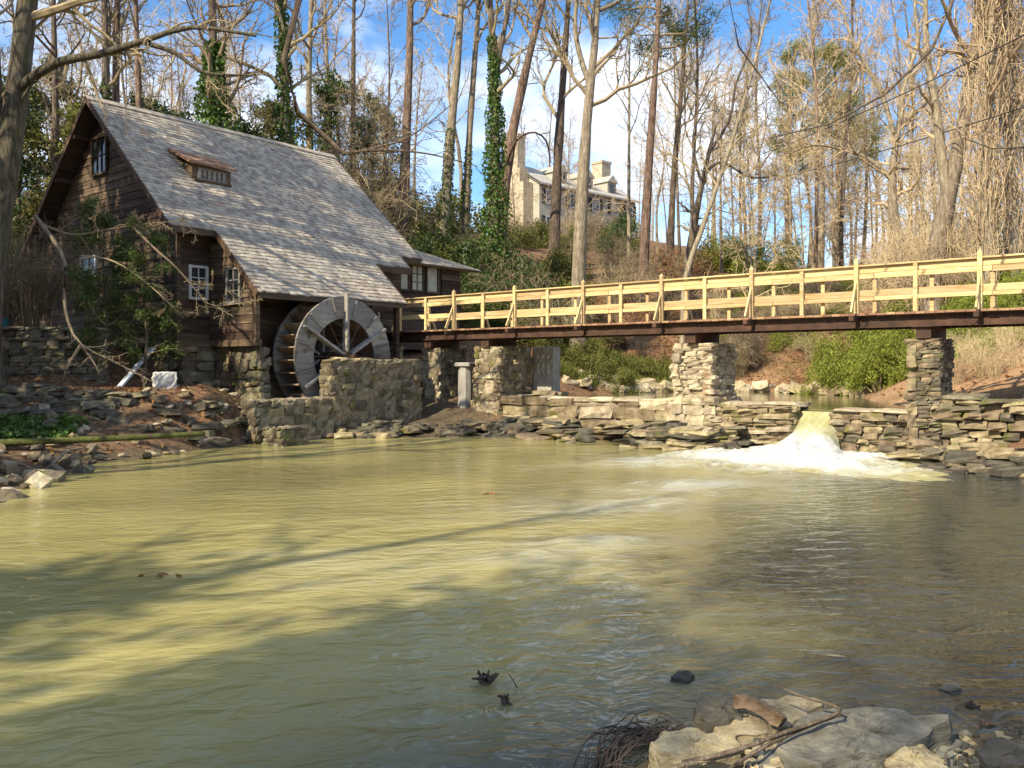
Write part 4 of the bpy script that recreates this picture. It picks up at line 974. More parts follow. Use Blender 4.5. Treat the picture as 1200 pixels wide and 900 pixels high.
hr = obj('roof', mesh_np('roof', [(np.r_[rfv, rfv - np.array([0, 0, .22])], np.array([[0, 1, 2, 3], [3, 2, 5, 4], [7, 6, 9, 8], [8, 9, 10, 11], [0, 6, 7, 1], [4, 5, 11, 10]])),
    ], M['houseroof']), house)
obj('chimney', mesh_np('chimney', [box2((-1.5, 1.0, -1.5), (-.05, 5.6, 6.4)), box2((-1.4, 1.7, 6.4), (-.1, 4.9, 8.0)), box2((-1.35, 2.1, 8.0), (-.2, 4.5, 11.6)), box2((-1.45, 2.0, 11.6), (-.1, 4.6, 11.95))], M['housestone']), house)
obj('chimney', mesh_np('chimney', [box2((HL - 2.6, 3.2, 6.8), (HL - 1.0, 4.9, 11.3)), box2((HL - 2.7, 3.1, 11.3), (HL - .9, 5.0, 11.6))], M['housestone']), house)
def hwin(x, z, w, h, shutters=True):
    o = window(house, (x, -.03, z), (1, 0, 0), (0, -1, 0), w, h, 2, 2, 'paleframe', 'glass', fr=.12)
    if shutters:
        for sg in (-1, 1): obj('shutter', mesh_np('shutter', [boxc((x + sg * (w / 2 + .38), -.05, z), (.55, .07, h + .1))], M['shutter']), house)
for x in (1.6, 5.4, 9.2, 12.6, 15.3): hwin(x, 4.9, 1.15, 1.5)
for x in (1.6, 5.4, 9.2, 13.5): hwin(x, 1.7, 1.2, 1.9)
for x in (4.2, 8.6, 12.8):
    d_ = obj('dormer', mesh_np('dormer', [box2((x - .8, .6, 6.7), (x + .8, 3.2, 8.2)), (np.array([(x - 1, .4, 8.2), (x + 1, .4, 8.2), (x, .4, 9.1), (x - 1, 3.9, 8.2), (x + 1, 3.9, 8.2), (x, 3.9, 9.1)]), np.array([[0, 1, 4, 3], [1, 2, 5, 4], [2, 0, 3, 5]])), (np.array([(x - 1, .4, 8.2), (x + 1, .4, 8.2), (x, .4, 9.1)]), np.array([[0, 1, 2]]))], M['housewall']), house)
    obj('pane', mesh_np('pane', [box2((x - .45, .54, 6.95), (x + .45, .58, 8.0))], M['glass']), d_)
obj('annex', mesh_np('annex', [box2((HL + .05, 1.0, -1.5), (HL + 4.0, 7, 3.0)), (np.array([(HL + .05, .6, 3.0), (HL + 4.3, .6, 3.0), (HL + 4.3, 4, 5.0), (HL + .05, 4, 5.0), (HL + 4.3, 7.4, 3.0), (HL + .05, 7.4, 3.0)]), np.array([[0, 1, 2, 3], [3, 2, 4, 5]]))], M['housewall']), house)

# ------------------------------------------------------------------ trees
def trunk_mesh(path, r0, r1, K=16, n=10, seed=0, flare=1.35):
    P = smooth_path(path, K); g = np.random.default_rng(seed)
    R = r0 + (r1 - r0) * np.linspace(0, 1, K) ** .8; R *= 1 + g.normal(size=K) * .05
    R[0] *= flare; R[1] *= 1 + (flare - 1) * .25
    return P[None], R[None]
def crown_batches(P, R, seed, n1=14, t1=.35, a1=(.5, 1.1), l1=None, l1r=.3, n2=6, n3=6, n4=4, up=.10, wob=.2, minr=.006, rr1=.5, tmax=.98, droop4=0.0):
    g = np.random.default_rng(seed); out = []
    P1, R1_ = grow(P, R, n1, t1, a1, l1r, 8, rr1, up, wob, g, tmax, .3, minr * 2, labs=l1); out.append((P1, R1_, 6))
    P2, R2 = grow(P1, R1_, n2, .2, (.4, 1.0), .5, 6, .6, up * .7, wob * 1.1, g, 1.0, .4, minr * 1.5); out.append((P2, R2, 4))
    if n3: 
        P3, R3 = grow(P2, R2, n3, .15, (.4, 1.0), .5, 4, .65, up * .5, wob * 1.2, g, 1.0, .5, minr); out.append((P3, R3, 3))
        if n4: P4, R4 = grow(P3, R3, n4, .15, (.4, 1.1), .55, 3, .8, droop4, wob * 1.2, g, 1.0, .6, minr * .85); out.append((P4, R4, 3))
    return out
def ivy_leaves(P, R, n, t0, t1, size, thick, seed):
    g = np.random.default_rng(seed); K = P.shape[1]
    tt = g.random(n) ** 1.5; t = t0 + (t1 - t0) * tt; x = t * (K - 1); i = np.minimum(x.astype(int), K - 2); f = (x - i)[:, None]
    p = P[0, i] + (P[0, i + 1] - P[0, i]) * f; r = R[0, i]
    a = g.uniform(0, 2 * math.pi, n); lump = (.25 + 1.5 * vnoise(p[:, 2] * 1.3 + 5, 3 + np.cos(a) * 1.3 + np.sin(a), 1.1, seed)) * (1.15 - tt)
    d = np.c_[np.cos(a), np.sin(a), g.normal(size=n) * .2]
    rad = r + thick * lump * g.random(n) ** .7
    return leafq(p + d * rad[:, None], size, g, d, .8, .3)
def tree(name, label, cat, path, r0, r1, bark='bark', twig='twig', seed=0, group=None, crown={}, limbs=(), ivy=None, K=18, n=10, flare=1.35, sink=.25, needles=None):
    path = np.array(path, float); base = path[0].copy()
    P, R = trunk_mesh(path, r0, r1, K, n, seed, flare)
    t = thing(name, label, cat, tuple(base), 0, group); off = base
    obj('trunk', mesh_np('trunk', [(V - off, Fq) for V, Fq in tubes(P, R, n)], M[bark], True), t)
    ch = []; tips = []
    if crown is not None:
        for (Pb, Rb, ns) in crown_batches(P, R, seed + 1, **crown): ch += tubes(Pb, Rb, ns); tips.append(Pb)
    for (pl, ra, rb, sub) in limbs:
        Pl = smooth_path(pl, 14)[None]; Rl = np.linspace(ra, rb, 14)[None]
        obj('limb', mesh_np('limb', [(V - off, Fq) for V, Fq in tubes(Pl, Rl, 8)], M[bark], True), t)
        if sub:
            for (Pb, Rb, ns) in crown_batches(Pl, Rl, seed + 17 + len(ch), **sub): ch += tubes(Pb, Rb, ns)
    if ch: obj('crown', mesh_np('crown', [(V - off, Fq) for V, Fq in ch], M[twig], False), t)
    if ivy:
        V, Fq = ivy_leaves(P, R, *ivy, seed=seed + 5); o = obj('ivy', mesh_np('ivy', [(V - off, Fq)], M['ivy']), t); tag(o, kind='stuff')
    if needles:
        cnt, size, mk, lev = needles; g = np.random.default_rng(seed + 9); src = tips[lev][:, 1:].reshape(-1, 3)
        c = src[g.integers(0, len(src), cnt)] + g.normal(size=(cnt, 3)) * size * .9
        V, Fq = leafq(c, size, g, None, .12); o = obj('foliage', mesh_np('foliage', [(V - off, Fq)], M[mk]), t); tag(o, kind='stuff')
    return t
def pxpath(pts, D, base=True, H=None, dd=0.0):
    """trunk path through photograph pixels at depth D; starts in the ground, carried on to height H"""
    w_ = [W(x, y, D + dd * k) for k, (x, y) in enumerate(pts)]
    p = []
    if base:
        b = w_[0]; z = tz(b[0], b[1]) - .25
        if b[2] > z + .6: p.append(np.array([b[0] - (w_[1][0] - b[0]) * .15, b[1], z]))
        else: w_[0] = np.array([b[0], b[1], z])
    p += w_
    if H is not None:
        d = p[-1] - p[-2]; d = d / np.linalg.norm(d); d = d * .6 + np.array([0, 0, .4]); d /= np.linalg.norm(d)
        zt = p[0][2] + H
        if zt > p[-1][2] + 1: p.append(p[-1] + d * (zt - p[-1][2]) / d[2])
    return p
BARE = dict(n1=16, t1=.42, a1=(.5, 1.15), l1r=.24, n2=6, n3=5, n4=4, up=.10, wob=.20, minr=.009)
HIGH = dict(BARE, t1=.55, n1=13)
def T(px, D, wpx, label, bark='bark', H=20, seed=1, name='bare_tree', twig='twig', crown=BARE, **k):
    path = pxpath(px, D, H=H); r = wpx / F * D / 2
    return tree(name, label, 'tree', path, r * 1.12, max(r * .25, .02), bark, twig, seed, crown=crown, **k)

# big tree at the left edge with its long limb
def left_tree():
    D = 20.3; path = pxpath([(-14, 345), (2, 230), (20, 110), (30, 20), (42, -90)], D, H=17)
    L1 = [W(14, 112, D), W(60, 76, 19.8), W(118, 63, 19.4), W(165, 49, 19.2), W(225, 32, 19.0), W(300, 42, 18.8)]
    L2 = [W(165, 49, 19.2), W(205, 62, 19.2), W(240, 85, 19.2), W(300, 88, 19.1)]
    L3 = [W(10, 145, D), W(40, 95, 20), W(50, 110, 19.8), W(58, 135, 19.7)]
    sub = dict(n1=11, t1=.25, a1=(.5, 1.2), l1=1.7, n2=5, n3=4, n4=0, up=-.03, wob=.28, minr=.006)
    tree('bare_tree', 'thick mossy tree with one long arching limb in front of the mill gable', 'tree', path, .40, .12, 'bark_moss', 'twig', 301,
         crown=dict(BARE, n1=9, t1=.5, n3=4), limbs=[(L1, .13, .03, sub), (L2, .06, .02, dict(sub, n1=8)), (L3, .04, .015, None)], K=20, n=12)
left_tree()
T([(66, 230), (65, 120), (62, -30)], 36, 10, 'slim grey trunk just behind the mill gable peak', 'bark', 20, 311)
T([(120, 230), (124, 100), (122, -30)], 37, 13, 'vine wrapped trunk, one of a close pair behind the mill ridge', 'bark', 20, 312, ivy=(1500, .1, .45, .16, .25))
T([(137, 230), (136, 100), (138, -30)], 38, 12, 'brown trunk, thinner one of a close pair behind the mill ridge', 'bark_red', 21, 313)
T([(168, 240), (163, 120), (158, -30)], 35, 11, 'pinkish straight trunk rising behind the mill ridge', 'bark_red', 20, 314, crown=HIGH)
T([(258, 260), (252, 120), (248, -30)], 35, 18, 'tree thickly clothed in bright ivy behind the mill roof', 'bark', 18, 315, 'ivy_tree', ivy=(14000, .02, .62, .16, 1.5))
T([(338, 240), (334, 110), (328, -30)], 37, 17, 'dark ivy covered trunk behind the right half of the mill roof', 'bark_moss', 20, 316, 'ivy_tree', ivy=(3500, .05, .7, .16, .4))
T([(365, 250), (362, 100), (366, -30)], 44, 10, 'pale trunk next to the dark ivy covered trunk', 'bark_pale', 21, 317)
T([(386, 250), (384, 100), (379, -30)], 48, 7, 'thin pale trunk between the ivy trunk and the dark straight pole', 'bark_pale', 19, 318)
T([(414, 260), (414, 100), (415, -30)], 50, 8, 'dark straight pole of a tree above the mill roof', 'bark', 23, 319, crown=HIGH)
T([(471, 300), (476, 160), (480, 60), (481, -30)], 42, 14, 'reddish pine trunk nearest the mill roof end', 'bark_red', 22, 320, crown=HIGH)
T([(519, 300), (527, 170), (537, 60), (541, -30)], 43, 14, 'tan trunk leaning slightly, patched with ivy low down', 'bark_pale', 22, 321, crown=HIGH, ivy=(1300, .05, .34, .12, .10))
T([(544, 300), (550, 160), (557, 60), (563, -30)], 45, 11, 'narrower tan trunk between the ivy patched trunk and the green ivy column', 'bark_pale', 21, 322, crown=HIGH, ivy=(800, .05, .32, .12, .09))
L = [W(581, 85, 40), W(590, 40, 40), W(598, -10, 40), W(604, -90, 40)]
T([(579, 320), (580, 200), (579, 85), (572, -30)], 40, 17, 'forked tree with its lower half wrapped in green ivy', 'bark', 18, 323, 'ivy_tree', crown=HIGH, ivy=(8500, .02, .70, .13, .42), limbs=[(L, .13, .06, dict(n1=6, t1=.3, l1=2.0, n2=5, n3=4, n4=0, minr=.009))])
L = [W(590, 200, 44), W(605, 165, 43), W(625, 155, 43), W(640, 165, 43), W(645, 190, 43)]
T([(583, 320), (594, 200), (610, 110), (636, 0), (650, -60)], 44, 15, 'leaning reddish trunk crossing behind the green ivy column', 'bark_red', 22, 324, crown=HIGH, limbs=[(L, .09, .03, dict(n1=6, t1=.3, l1=1.2, n2=4, n3=3, n4=0, minr=.008))])
T([(648, 330), (653, 200), (660, 90), (668, -30)], 46, 14, 'brown trunk standing in front of the pale house left windows', 'bark', 22, 325, crown=dict(BARE, t1=.4))
L1 = [W(690, 95, 36), W(681, 70, 36), W(674, 35, 36), W(676, 0, 36), W(682, -40, 36)]
L2 = [W(703, 12, 36), W(722, 3, 36), W(745, -12, 36)]
L3 = [W(698, 45, 36), W(722, 44, 36), W(742, 47, 36)]
T([(678, 332), (681, 250), (688, 140), (697, 50), (702, -40)], 36, 20, 'stout pale tree forking high up in front of the hillside house', 'bark_pale', 19, 326, crown=HIGH, limbs=[(L1, .13, .06, dict(n1=5, t1=.3, l1=1.5, n2=5, n3=4, n4=0, minr=.007)), (L2, .10, .05, dict(n1=5, t1=.3, l1=1.5, n2=5, n3=4, n4=0, minr=.007)), (L3, .05, .02, dict(n1=4, t1=.3, l1=1.0, n2=4, n3=3, n4=0, minr=.007))])
PINE = dict(n1=22, t1=.62, a1=(.9, 1.5), l1=3.0, n2=6, n3=4, n4=0, up=.03, wob=.16, minr=.010)
T([(737, 330), (737, 200), (738, -20)], 52, 5, 'very thin sapling between the stout pale tree and the tall pine', 'bark_pale', 16, 327, crown=dict(BARE, n1=12, n4=2))
T([(754, 320), (760, 200), (768, 80), (774, -30)], 44, 13, 'tall straight pine with needle clumps right of the hillside house', 'bark_red', 20.5, 328, 'pine_tree', crown=PINE, needles=(12000, .30, 'needle', 2))
T([(784, 320), (790, 200), (800, 90), (808, -30)], 50, 9, 'slim grey trunk just right of the tall pine', 'bark', 20, 329)
L1 = [W(825, 205, 43), W(845, 190, 43), W(880, 208, 43), W(910, 205, 43)]
L2 = [W(822, 215, 43), W(812, 170, 43), W(818, 120, 43), W(808, 60, 43)]
L3 = [W(830, 180, 43), W(855, 140, 43), W(862, 100, 43), W(880, 50, 43), W(876, 0, 43)]
subR = dict(n1=9, t1=.2, a1=(.5, 1.1), l1=2.0, n2=6, n3=5, n4=0, up=.05, wob=.25, minr=.008)
T([(806, 315), (816, 250), (826, 200), (838, 150)], 43, 13, 'crooked dark tree with twisting limbs beyond the bridge', 'bark', 9, 330, crown=dict(subR, n1=10, t1=.3), limbs=[(L1, .09, .03, subR), (L2, .08, .03, subR), (L3, .09, .03, subR)])
T([(803, 330), (822, 270), (850, 190), (880, 90), (905, -10)], 38, 8, 'thin pale leaning tree crossing the crooked dark tree', 'bark_pale', 15, 331, crown=dict(BARE, n1=12, t1=.4, l1r=.15, n4=2))
L1 = [W(1046, 212, 37), W(1030, 195, 37), W(1005, 180, 37), W(975, 172, 37), W(950, 170, 37), W(925, 180, 37)]
L2 = [W(1052, 150, 37), W(1075, 130, 37), W(1100, 105, 37), W(1112, 92, 37)]
L3 = [W(1050, 165, 37), W(1035, 115, 37), W(1020, 85, 37), W(1000, 50, 37), W(985, 0, 37)]
L4 = [W(1055, 145, 37), W(1060, 100, 37), W(1075, 50, 37), W(1072, 0, 37), W(1080, -60, 37)]
T([(1062, 318), (1048, 260), (1046, 200), (1053, 150), (1057, 110)], 37, 17, 'gnarled spreading oak beyond the bridge railing', 'bark_pale', 9, 332, twig='twig_tan', crown=dict(subR, n1=12, t1=.45, n4=3), limbs=[(q, .12, .035, dict(subR, n1=11, n4=2)) for q in (L1, L2, L3, L4)])
L1 = [W(1110, 228, 33), W(1103, 180, 33), W(1096, 120, 33), W(1086, 60, 33), W(1084, -20, 33)]
T([(1094, 322), (1103, 270), (1112, 225), (1128, 150), (1143, 60), (1150, -40)], 33, 25, 'pale forked tree rising behind the right end of the railing', 'bark_pale', 17, 333, twig='twig_tan', crown=dict(HIGH, n1=14), limbs=[(L1, .22, .08, dict(subR, n1=9, n4=2))])
# vine hung trees at the right edge
def vine_tree(px, D, w, label, seed, nv):
    t = T(px, D, w, label, 'bark_pale', 17, seed, 'vine_tree', twig='twig_tan', crown=dict(BARE, n1=14, n4=3))
    g = np.random.default_rng(seed); base = np.array(t.location); P = smooth_path(pxpath(px, D, H=17), 20)
    Ps = []
    for k in range(nv):
        top = int(g.integers(6, 19)); bot = max(0, top - int(g.integers(3, 9))); q = smooth_path(P[bot:top + 1], 12).copy(); a = g.uniform(0, 6.28); rad = w / F * D * abs(g.normal()) * .75
        s_ = np.linspace(0, 1, 12); wv = np.cumsum(g.normal(size=(12, 2)) * .11, axis=0)
        q[:, 0] += rad * np.cos(a) * (.4 + .6 * np.sin(s_ * 3.1)) + wv[:, 0]; q[:, 1] += rad * np.sin(a) * (.4 + .6 * np.sin(s_ * 3.1)) + wv[:, 1]; Ps.append(q)
    Ps = np.array(Ps) - base; Rs = np.repeat(g.uniform(.007, .022, (nv, 1)), 12, 1)
    P2, R2 = grow(Ps, Rs, 7, .1, (.4, 1.2), .16, 4, .7, -.05, .3, g, minr=.006)
    o = obj('twigs', mesh_np('twigs', tubes(P2, R2, 3), M['twig_tan']), t); tag(o, kind='stuff')
    o = obj('vines', mesh_np('vines', tubes(Ps, Rs, 4), M['vine']), t); tag(o, kind='stuff')
vine_tree([(1158, 322), (1155, 200), (1160, 60), (1166, -40)], 31, 15, 'trunk hung with tan vines, right neighbour of the pale forked tree', 341, 130)
vine_tree([(1186, 322), (1183, 200), (1180, 60), (1176, -40)], 32, 17, 'vine hung trunk next to the edge of the woods on the right', 342, 130)
vine_tree([(1215, 322), (1210, 200), (1213, 60), (1220, -40)], 33, 16, 'vine smothered trunk at the outer right of the woods', 343, 90)
# pines with yellow green tops on the right
T([(985, 320), (982, 200), (978, 60)], 62, 8, 'slender yellow green pine towering above the woods', 'bark_red', 17, 351, 'pine_tree', crown=dict(PINE, t1=.45, n1=26), needles=(15000, .34, 'needle_y', 2))
T([(925, 320), (922, 200), (930, 70)], 70, 8, 'second yellow green pine, deeper in the woods', 'bark_red', 19, 352, 'pine_tree', crown=dict(PINE, t1=.4, n1=26), needles=(13000, .34, 'needle_y', 2))

# limbs that hang into view from trees on either bank
D = 13.0
LA = [(-10.4, 12.6, 6.2), (-8.0, 12.7, 9.0), (-5.2, 12.9, 9.6), W(352, -40, D), W(350, 0, D), W(338, 55, D), W(324, 102, D), W(352, 135, D), W(382, 163, D), W(404, 181, D)]
LA2 = [W(404, 181, D), W(440, 173, D), W(480, 160, D), W(530, 122, D)]
LA3 = [W(402, 180, D), W(445, 176, D), W(500, 180, D), W(560, 195, D)]
sb = dict(n1=7, t1=.25, a1=(.4, 1.0), l1=.55, n2=4, n3=3, n4=0, up=-.02, wob=.25, minr=.003)
zb = tz(-10.6, 12.5)
tree('bare_tree', 'near bank tree whose dark crooked limb hangs over the mill roof', 'tree', [(-10.6, 12.5, zb - .2), (-10.5, 12.5, 4), (-10.3, 12.6, 9), (-10.8, 12.4, 16)], .26, .08, 'bark', 'twig_dark', 361,
     crown=dict(BARE, n1=12, n3=4, n4=0), limbs=[(LA, .085, .038, dict(sb, t1=.55, n1=6)), (LA2, .022, .006, sb), (LA3, .024, .006, sb)])
D = 14.0
RA = [(13.4, 14.0, 6.0), (11, 14, 10.2), (9.0, 14, 9.9), W(1122, -10, D), W(1092, 58, D), W(1035, 112, D), W(965, 148, D), W(900, 162, D)]
RB = [(13.2, 13.9, 8.0), (10, 14, 11.8), (6, 14, 11.2), W(846, -10, D), W(868, 58, D), W(915, 121, D)]
RC = [(13.4, 14.0, 3.5), (10.6, 14.2, 5.4), W(1198, 172, D), W(1160, 174, D), W(1130, 162, D)]
zb = tz(13.6, 14.0)
tree('bare_tree', 'right bank tree with thin dark limbs drooping over the bridge', 'tree', [(13.7, 14.0, zb - .2), (13.5, 14, 5), (13.3, 14, 10), (13.6, 14, 16)], .24, .08, 'bark', 'twig_dark', 362,
     crown=dict(BARE, n1=12, n3=4, n4=0), limbs=[(RA, .07, .010, dict(sb, t1=.6, n1=5, l1=.4)), (RB, .06, .010, dict(sb, t1=.6, n1=5, l1=.4)), (RC, .04, .010, dict(sb, t1=.5, n1=4, l1=.35))])

# woods: prototypes copied
def copy_tree(t, loc, rz, sc, label, group):
    r = t.copy(); COL.objects.link(r); r.location = loc; r.rotation_euler = (0, 0, rz); r.scale = (sc, sc, sc); tag(r, label, 'tree', group)
    for c in list(t.children):
        d = c.copy(); COL.objects.link(d); d.parent = r
    return r
protos = []
ADJ = ['pale barked', 'grey brown', 'pale barked', 'reddish trunked', 'pale barked', 'grey brown']
PB = [('bark_pale', 'twig_tan'), ('bark', 'twig'), ('bark_pale', 'twig_tan'), ('bark_red', 'twig_tan'), ('bark_pale', 'twig_tan'), ('bark', 'twig_tan')]
gW = np.random.default_rng(77)
spots = []
for k in range(400):
    px = gW.uniform(770, 1260); D = gW.uniform(46, 100); x = (px - 600) / F * D
    if all((x - a) ** 2 + (D - b) ** 2 > 2.6 ** 2 for a, b, *_ in spots): spots.append((x, D, 'bare tree in the sunlit woods beyond the far bank', 'trees in the sunlit woods on the right'))
    if len(spots) >= 62: break
lab2 = ('bare tree on the slope behind the mill', 'bare trees on the slope behind the mill')
for k in range(300):
    px = gW.uniform(-40, 560); D = gW.uniform(50, 90); x = (px - 600) / F * D
    if all((x - a) ** 2 + (D - b) ** 2 > 3.5 ** 2 for a, b, *_ in spots): spots.append((x, D, *lab2))
    if len(spots) >= 88: break
lab3 = ('far bare tree standing behind the hillside house', 'bare trees behind the hillside house')
for k in range(10):
    px = gW.uniform(590, 800); D = gW.uniform(118, 140); spots.append(((px - 600) / F * D, D, *lab3))
for k, (bk_m, tw_m) in enumerate(PB):
    x, y, lb, gp = spots[k]; lb = 'slender ' + ADJ[k] + ' ' + lb; z = tz(x, y) - .25; g = np.random.default_rng(500 + k); H = 17 + 5 * g.random()
    b = np.array([x, y, z]); path = [b, b + [g.normal() * .2, g.normal() * .2, H * .3], b + [g.normal() * .5, g.normal() * .5, H * .65], b + [g.normal() * .9, g.normal() * .9, H]]
    t = tree('bare_tree', lb, 'tree', path, .13 + .08 * g.random(), .03, bk_m, tw_m, 520 + k, group=gp, crown=dict(BARE, n1=18, t1=.25 + .25 * g.random(), l1r=.26, n2=6, n3=5, n4=3, minr=.012), K=12, n=8)
    protos.append(t)
for k, (x, y, lb, gp) in enumerate(spots[6:]):
    sc_ = gW.uniform(.7, 1.15); lb = ('tall ' if sc_ > 1.0 else 'short ' if sc_ < .82 else 'slender ') + ADJ[k % 6] + ' ' + lb
    copy_tree(protos[k % 6], (x, y, tz(x, y) - .25), gW.uniform(0, 6.28), sc_, lb, gp)

# ------------------------------------------------------------------ shrubs
def shrub_mesh(seed, n, rx, rz, size, clumps=26):
    g = np.random.default_rng(seed)
    c = g.normal(size=(clumps, 3)); c /= np.linalg.norm(c, axis=1, keepdims=True); c *= (g.random((clumps, 1)) ** .45)
    c[:, 2] = np.abs(c[:, 2]) * 1.0; c *= np.array([rx, rx, rz]); rad = g.uniform(.18, .42, clumps) * rx
    k = g.integers(0, clumps, n); d = g.normal(size=(n, 3)); d /= np.linalg.norm(d, axis=1, keepdims=True)
    p = c[k] + d * (rad[k] * np.abs(g.normal(size=n)) ** .5 * .95)[:, None]; p[:, 2] = np.maximum(p[:, 2], .03)
    stems = []
    for q in c[:min(14, clumps)]:
        stems.append(smooth_path([(q[0] * .1, q[1] * .1, -.15), (q[0] * .45, q[1] * .45, q[2] * .5), q], 5))
    return leafq(p, size, g, d, .5), np.array(stems)
SHR = {}
for (mk, n, size) in (('ever', 4200, .12), ('olive', 3600, .11), ('lime', 5200, .095), ('ivy', 3600, .11), ('deadleaf', 1400, .13)):
    SHR[mk] = []
    for k in range(3):
        (V, Fq), st = shrub_mesh(900 + k * 7 + len(SHR) * 31, n, 1.0, 1.25, size * .75)
        SHR[mk].append((mesh_np('foliage', [(V, Fq)], M[mk]), mesh_np('stem', tubes(st, np.repeat(np.linspace(.022, .008, 5)[None], len(st), 0), 4), M['twig'])))
def shrub(mk, x, y, sx, sz, label, group, name='shrub', dz=-.05):
    f, s = R_.choice(SHR[mk]); t = thing(name, label, 'shrub', (x, y, tz(x, y) + dz), R_.uniform(0, 6.28), group); t.scale = (sx, sx, sz)
    obj('foliage', f, t); obj('stem', s, t); return t
def shrubs_px(mk, lst, label, group, **k):
    for (px, D, sx, sz) in lst: shrub(mk, (px - 600) / F * D, D, sx, sz, label, group, **k)
gS = np.random.default_rng(31)
def scatter(px0, px1, D0, D1, n, s0, s1): return [(gS.uniform(px0, px1), gS.uniform(D0, D1), gS.uniform(s0, s1), gS.uniform(s0, s1) * .95) for _ in range(n)]
shrubs_px('ever', scatter(440, 620, 37, 44, 18, 1.2, 2.1), 'dark evergreen shrub on the slope between the mill and the hillside house', 'evergreen shrubs on the slope')
shrubs_px('olive', scatter(430, 680, 35.5, 46, 20, 1.0, 1.9), 'olive leaved shrub among the trunks on the slope past the mill', 'olive shrubs on the slope')
shrubs_px('ever', scatter(-60, 330, 38, 50, 18, 1.6, 3.0), 'tall evergreen shrub behind the mill', 'evergreen shrubs behind the mill')
shrubs_px('olive', scatter(-40, 110, 32, 42, 10, 1.4, 2.4), 'yellow green shrub at the side of the mill gable', 'yellow green shrubs beside the gable')
shrubs_px('olive', scatter(200, 480, 42, 55, 14, 1.6, 2.8), 'olive thicket shrub behind the mill roof', 'olive thicket behind the roof')
shrubs_px('olive', scatter(640, 800, 33.8, 39, 16, .6, 1.1), 'low green shrub on the shaded far bank under the bridge', 'green shrubs on the far bank')
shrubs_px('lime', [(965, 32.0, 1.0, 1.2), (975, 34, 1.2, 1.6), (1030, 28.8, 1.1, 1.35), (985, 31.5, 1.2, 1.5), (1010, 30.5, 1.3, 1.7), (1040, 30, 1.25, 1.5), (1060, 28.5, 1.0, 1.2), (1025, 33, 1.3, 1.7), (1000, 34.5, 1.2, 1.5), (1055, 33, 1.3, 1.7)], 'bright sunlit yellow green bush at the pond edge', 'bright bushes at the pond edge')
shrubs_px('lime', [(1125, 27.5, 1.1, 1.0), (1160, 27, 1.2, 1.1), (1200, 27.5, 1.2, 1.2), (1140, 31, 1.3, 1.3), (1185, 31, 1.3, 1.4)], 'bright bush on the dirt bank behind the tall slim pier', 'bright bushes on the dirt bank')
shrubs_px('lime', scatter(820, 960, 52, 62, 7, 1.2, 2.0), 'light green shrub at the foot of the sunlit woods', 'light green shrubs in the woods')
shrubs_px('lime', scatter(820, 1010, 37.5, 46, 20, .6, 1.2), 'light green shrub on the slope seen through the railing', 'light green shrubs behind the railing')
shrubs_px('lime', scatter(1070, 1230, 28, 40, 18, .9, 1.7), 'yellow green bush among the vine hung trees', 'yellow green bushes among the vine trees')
shrubs_px('olive', scatter(600, 760, 56, 74, 11, 1.0, 1.7), 'loose olive shrub below the hillside house', 'olive shrubs below the house')
shrubs_px('lime', scatter(440, 690, 36.5, 42, 10, .8, 1.4), 'light green shrub low on the slope past the mill', 'light green shrubs past the mill')
shrubs_px('ever', [(728, 66, 1.7, 2.2), (722, 62, 1.4, 1.5)], 'rounded evergreen bush below the hillside house', 'evergreen bushes below the house')
shrubs_px('deadleaf', [(790, 44, 1.6, 1.2), (812, 46, 1.5, 1.2), (775, 47, 1.3, 1.2)], 'beech shrub holding orange dead leaves beyond the bridge', 'orange leaved shrubs')
for t_ in [o for o in COL.objects if o.get('group') == 'orange leaved shrubs']: t_.location.z += 1.2
shrubs_px('olive', scatter(300, 560, 48, 60, 10, 2.0, 3.2), 'tall olive shrub high on the slope behind the mill', 'tall olive shrubs high on the slope')

# twiggy brush
def brush_mesh(seed, n=46, h=2.6):
    g = np.random.default_rng(seed); P = []
    for k in range(n):
        a = g.uniform(0, 6.28); r = g.random() * .5; d = g.uniform(.3, 1.3); hh = h * g.uniform(.5, 1.2)
        b = np.array([r * math.cos(a), r * math.sin(a), -.1]); P.append(smooth_path([b, b + [d * .3 * math.cos(a), d * .3 * math.sin(a), hh * .6], b + [d * math.cos(a), d * math.sin(a), hh], b + [d * 1.7 * math.cos(a), d * 1.7 * math.sin(a), hh * .8]], 8))
    P = np.array(P); R = np.repeat(np.linspace(.016, .006, 8)[None], n, 0)
    P2, R2 = grow(P, R, 6, .3, (.4, 1.0), .4, 5, .7, .02, .25, g, minr=.006); P3, R3 = grow(P2, R2, 3, .2, (.4, 1.0), .5, 3, .8, 0, .25, g, minr=.006)
    return tubes(P, R, 4) + tubes(P2, R2, 3) + tubes(P3, R3, 3)
BR = {mk: [mesh_np('stems', brush_mesh(70 + k), M[mk]) for k in range(3)] for mk in ('twig_tan', 'twig', 'twig_dark')}
def brush(mk, lst, label, group):
    for (px, D, sx, sz) in lst:
        x = (px - 600) / F * D; t = thing('brush', label, 'brush', (x, D, tz(x, D)), R_.uniform(0, 6.28), group); t.scale = (sx, sx, sz); obj('stems', R_.choice(BR[mk]), t)
brush('twig', scatter(590, 760, 62, 80, 10, .6, 1.1), 'brown brush in front of the hillside house', 'brush in front of the house')
brush('twig_tan', scatter(1000, 1230, 32, 48, 13, .8, 1.8), 'tan leafless brush tangled under the woods on the right', 'tan brush under the woods')
brush('twig_tan', scatter(830, 980, 38.5, 46, 8, .4, .7), 'thin tan brush on the far bank behind the waterfall', 'tan brush on the far bank')
brush('twig', scatter(430, 680, 35, 46, 8, .7, 1.2), 'brown leafless brush on the slope between mill and house', 'brown brush on the slope')
brush('twig', scatter(180, 440, 37, 44, 9, 1.3, 2.2), 'tall brown brush rising behind the mill ridge', 'brown brush behind the ridge')
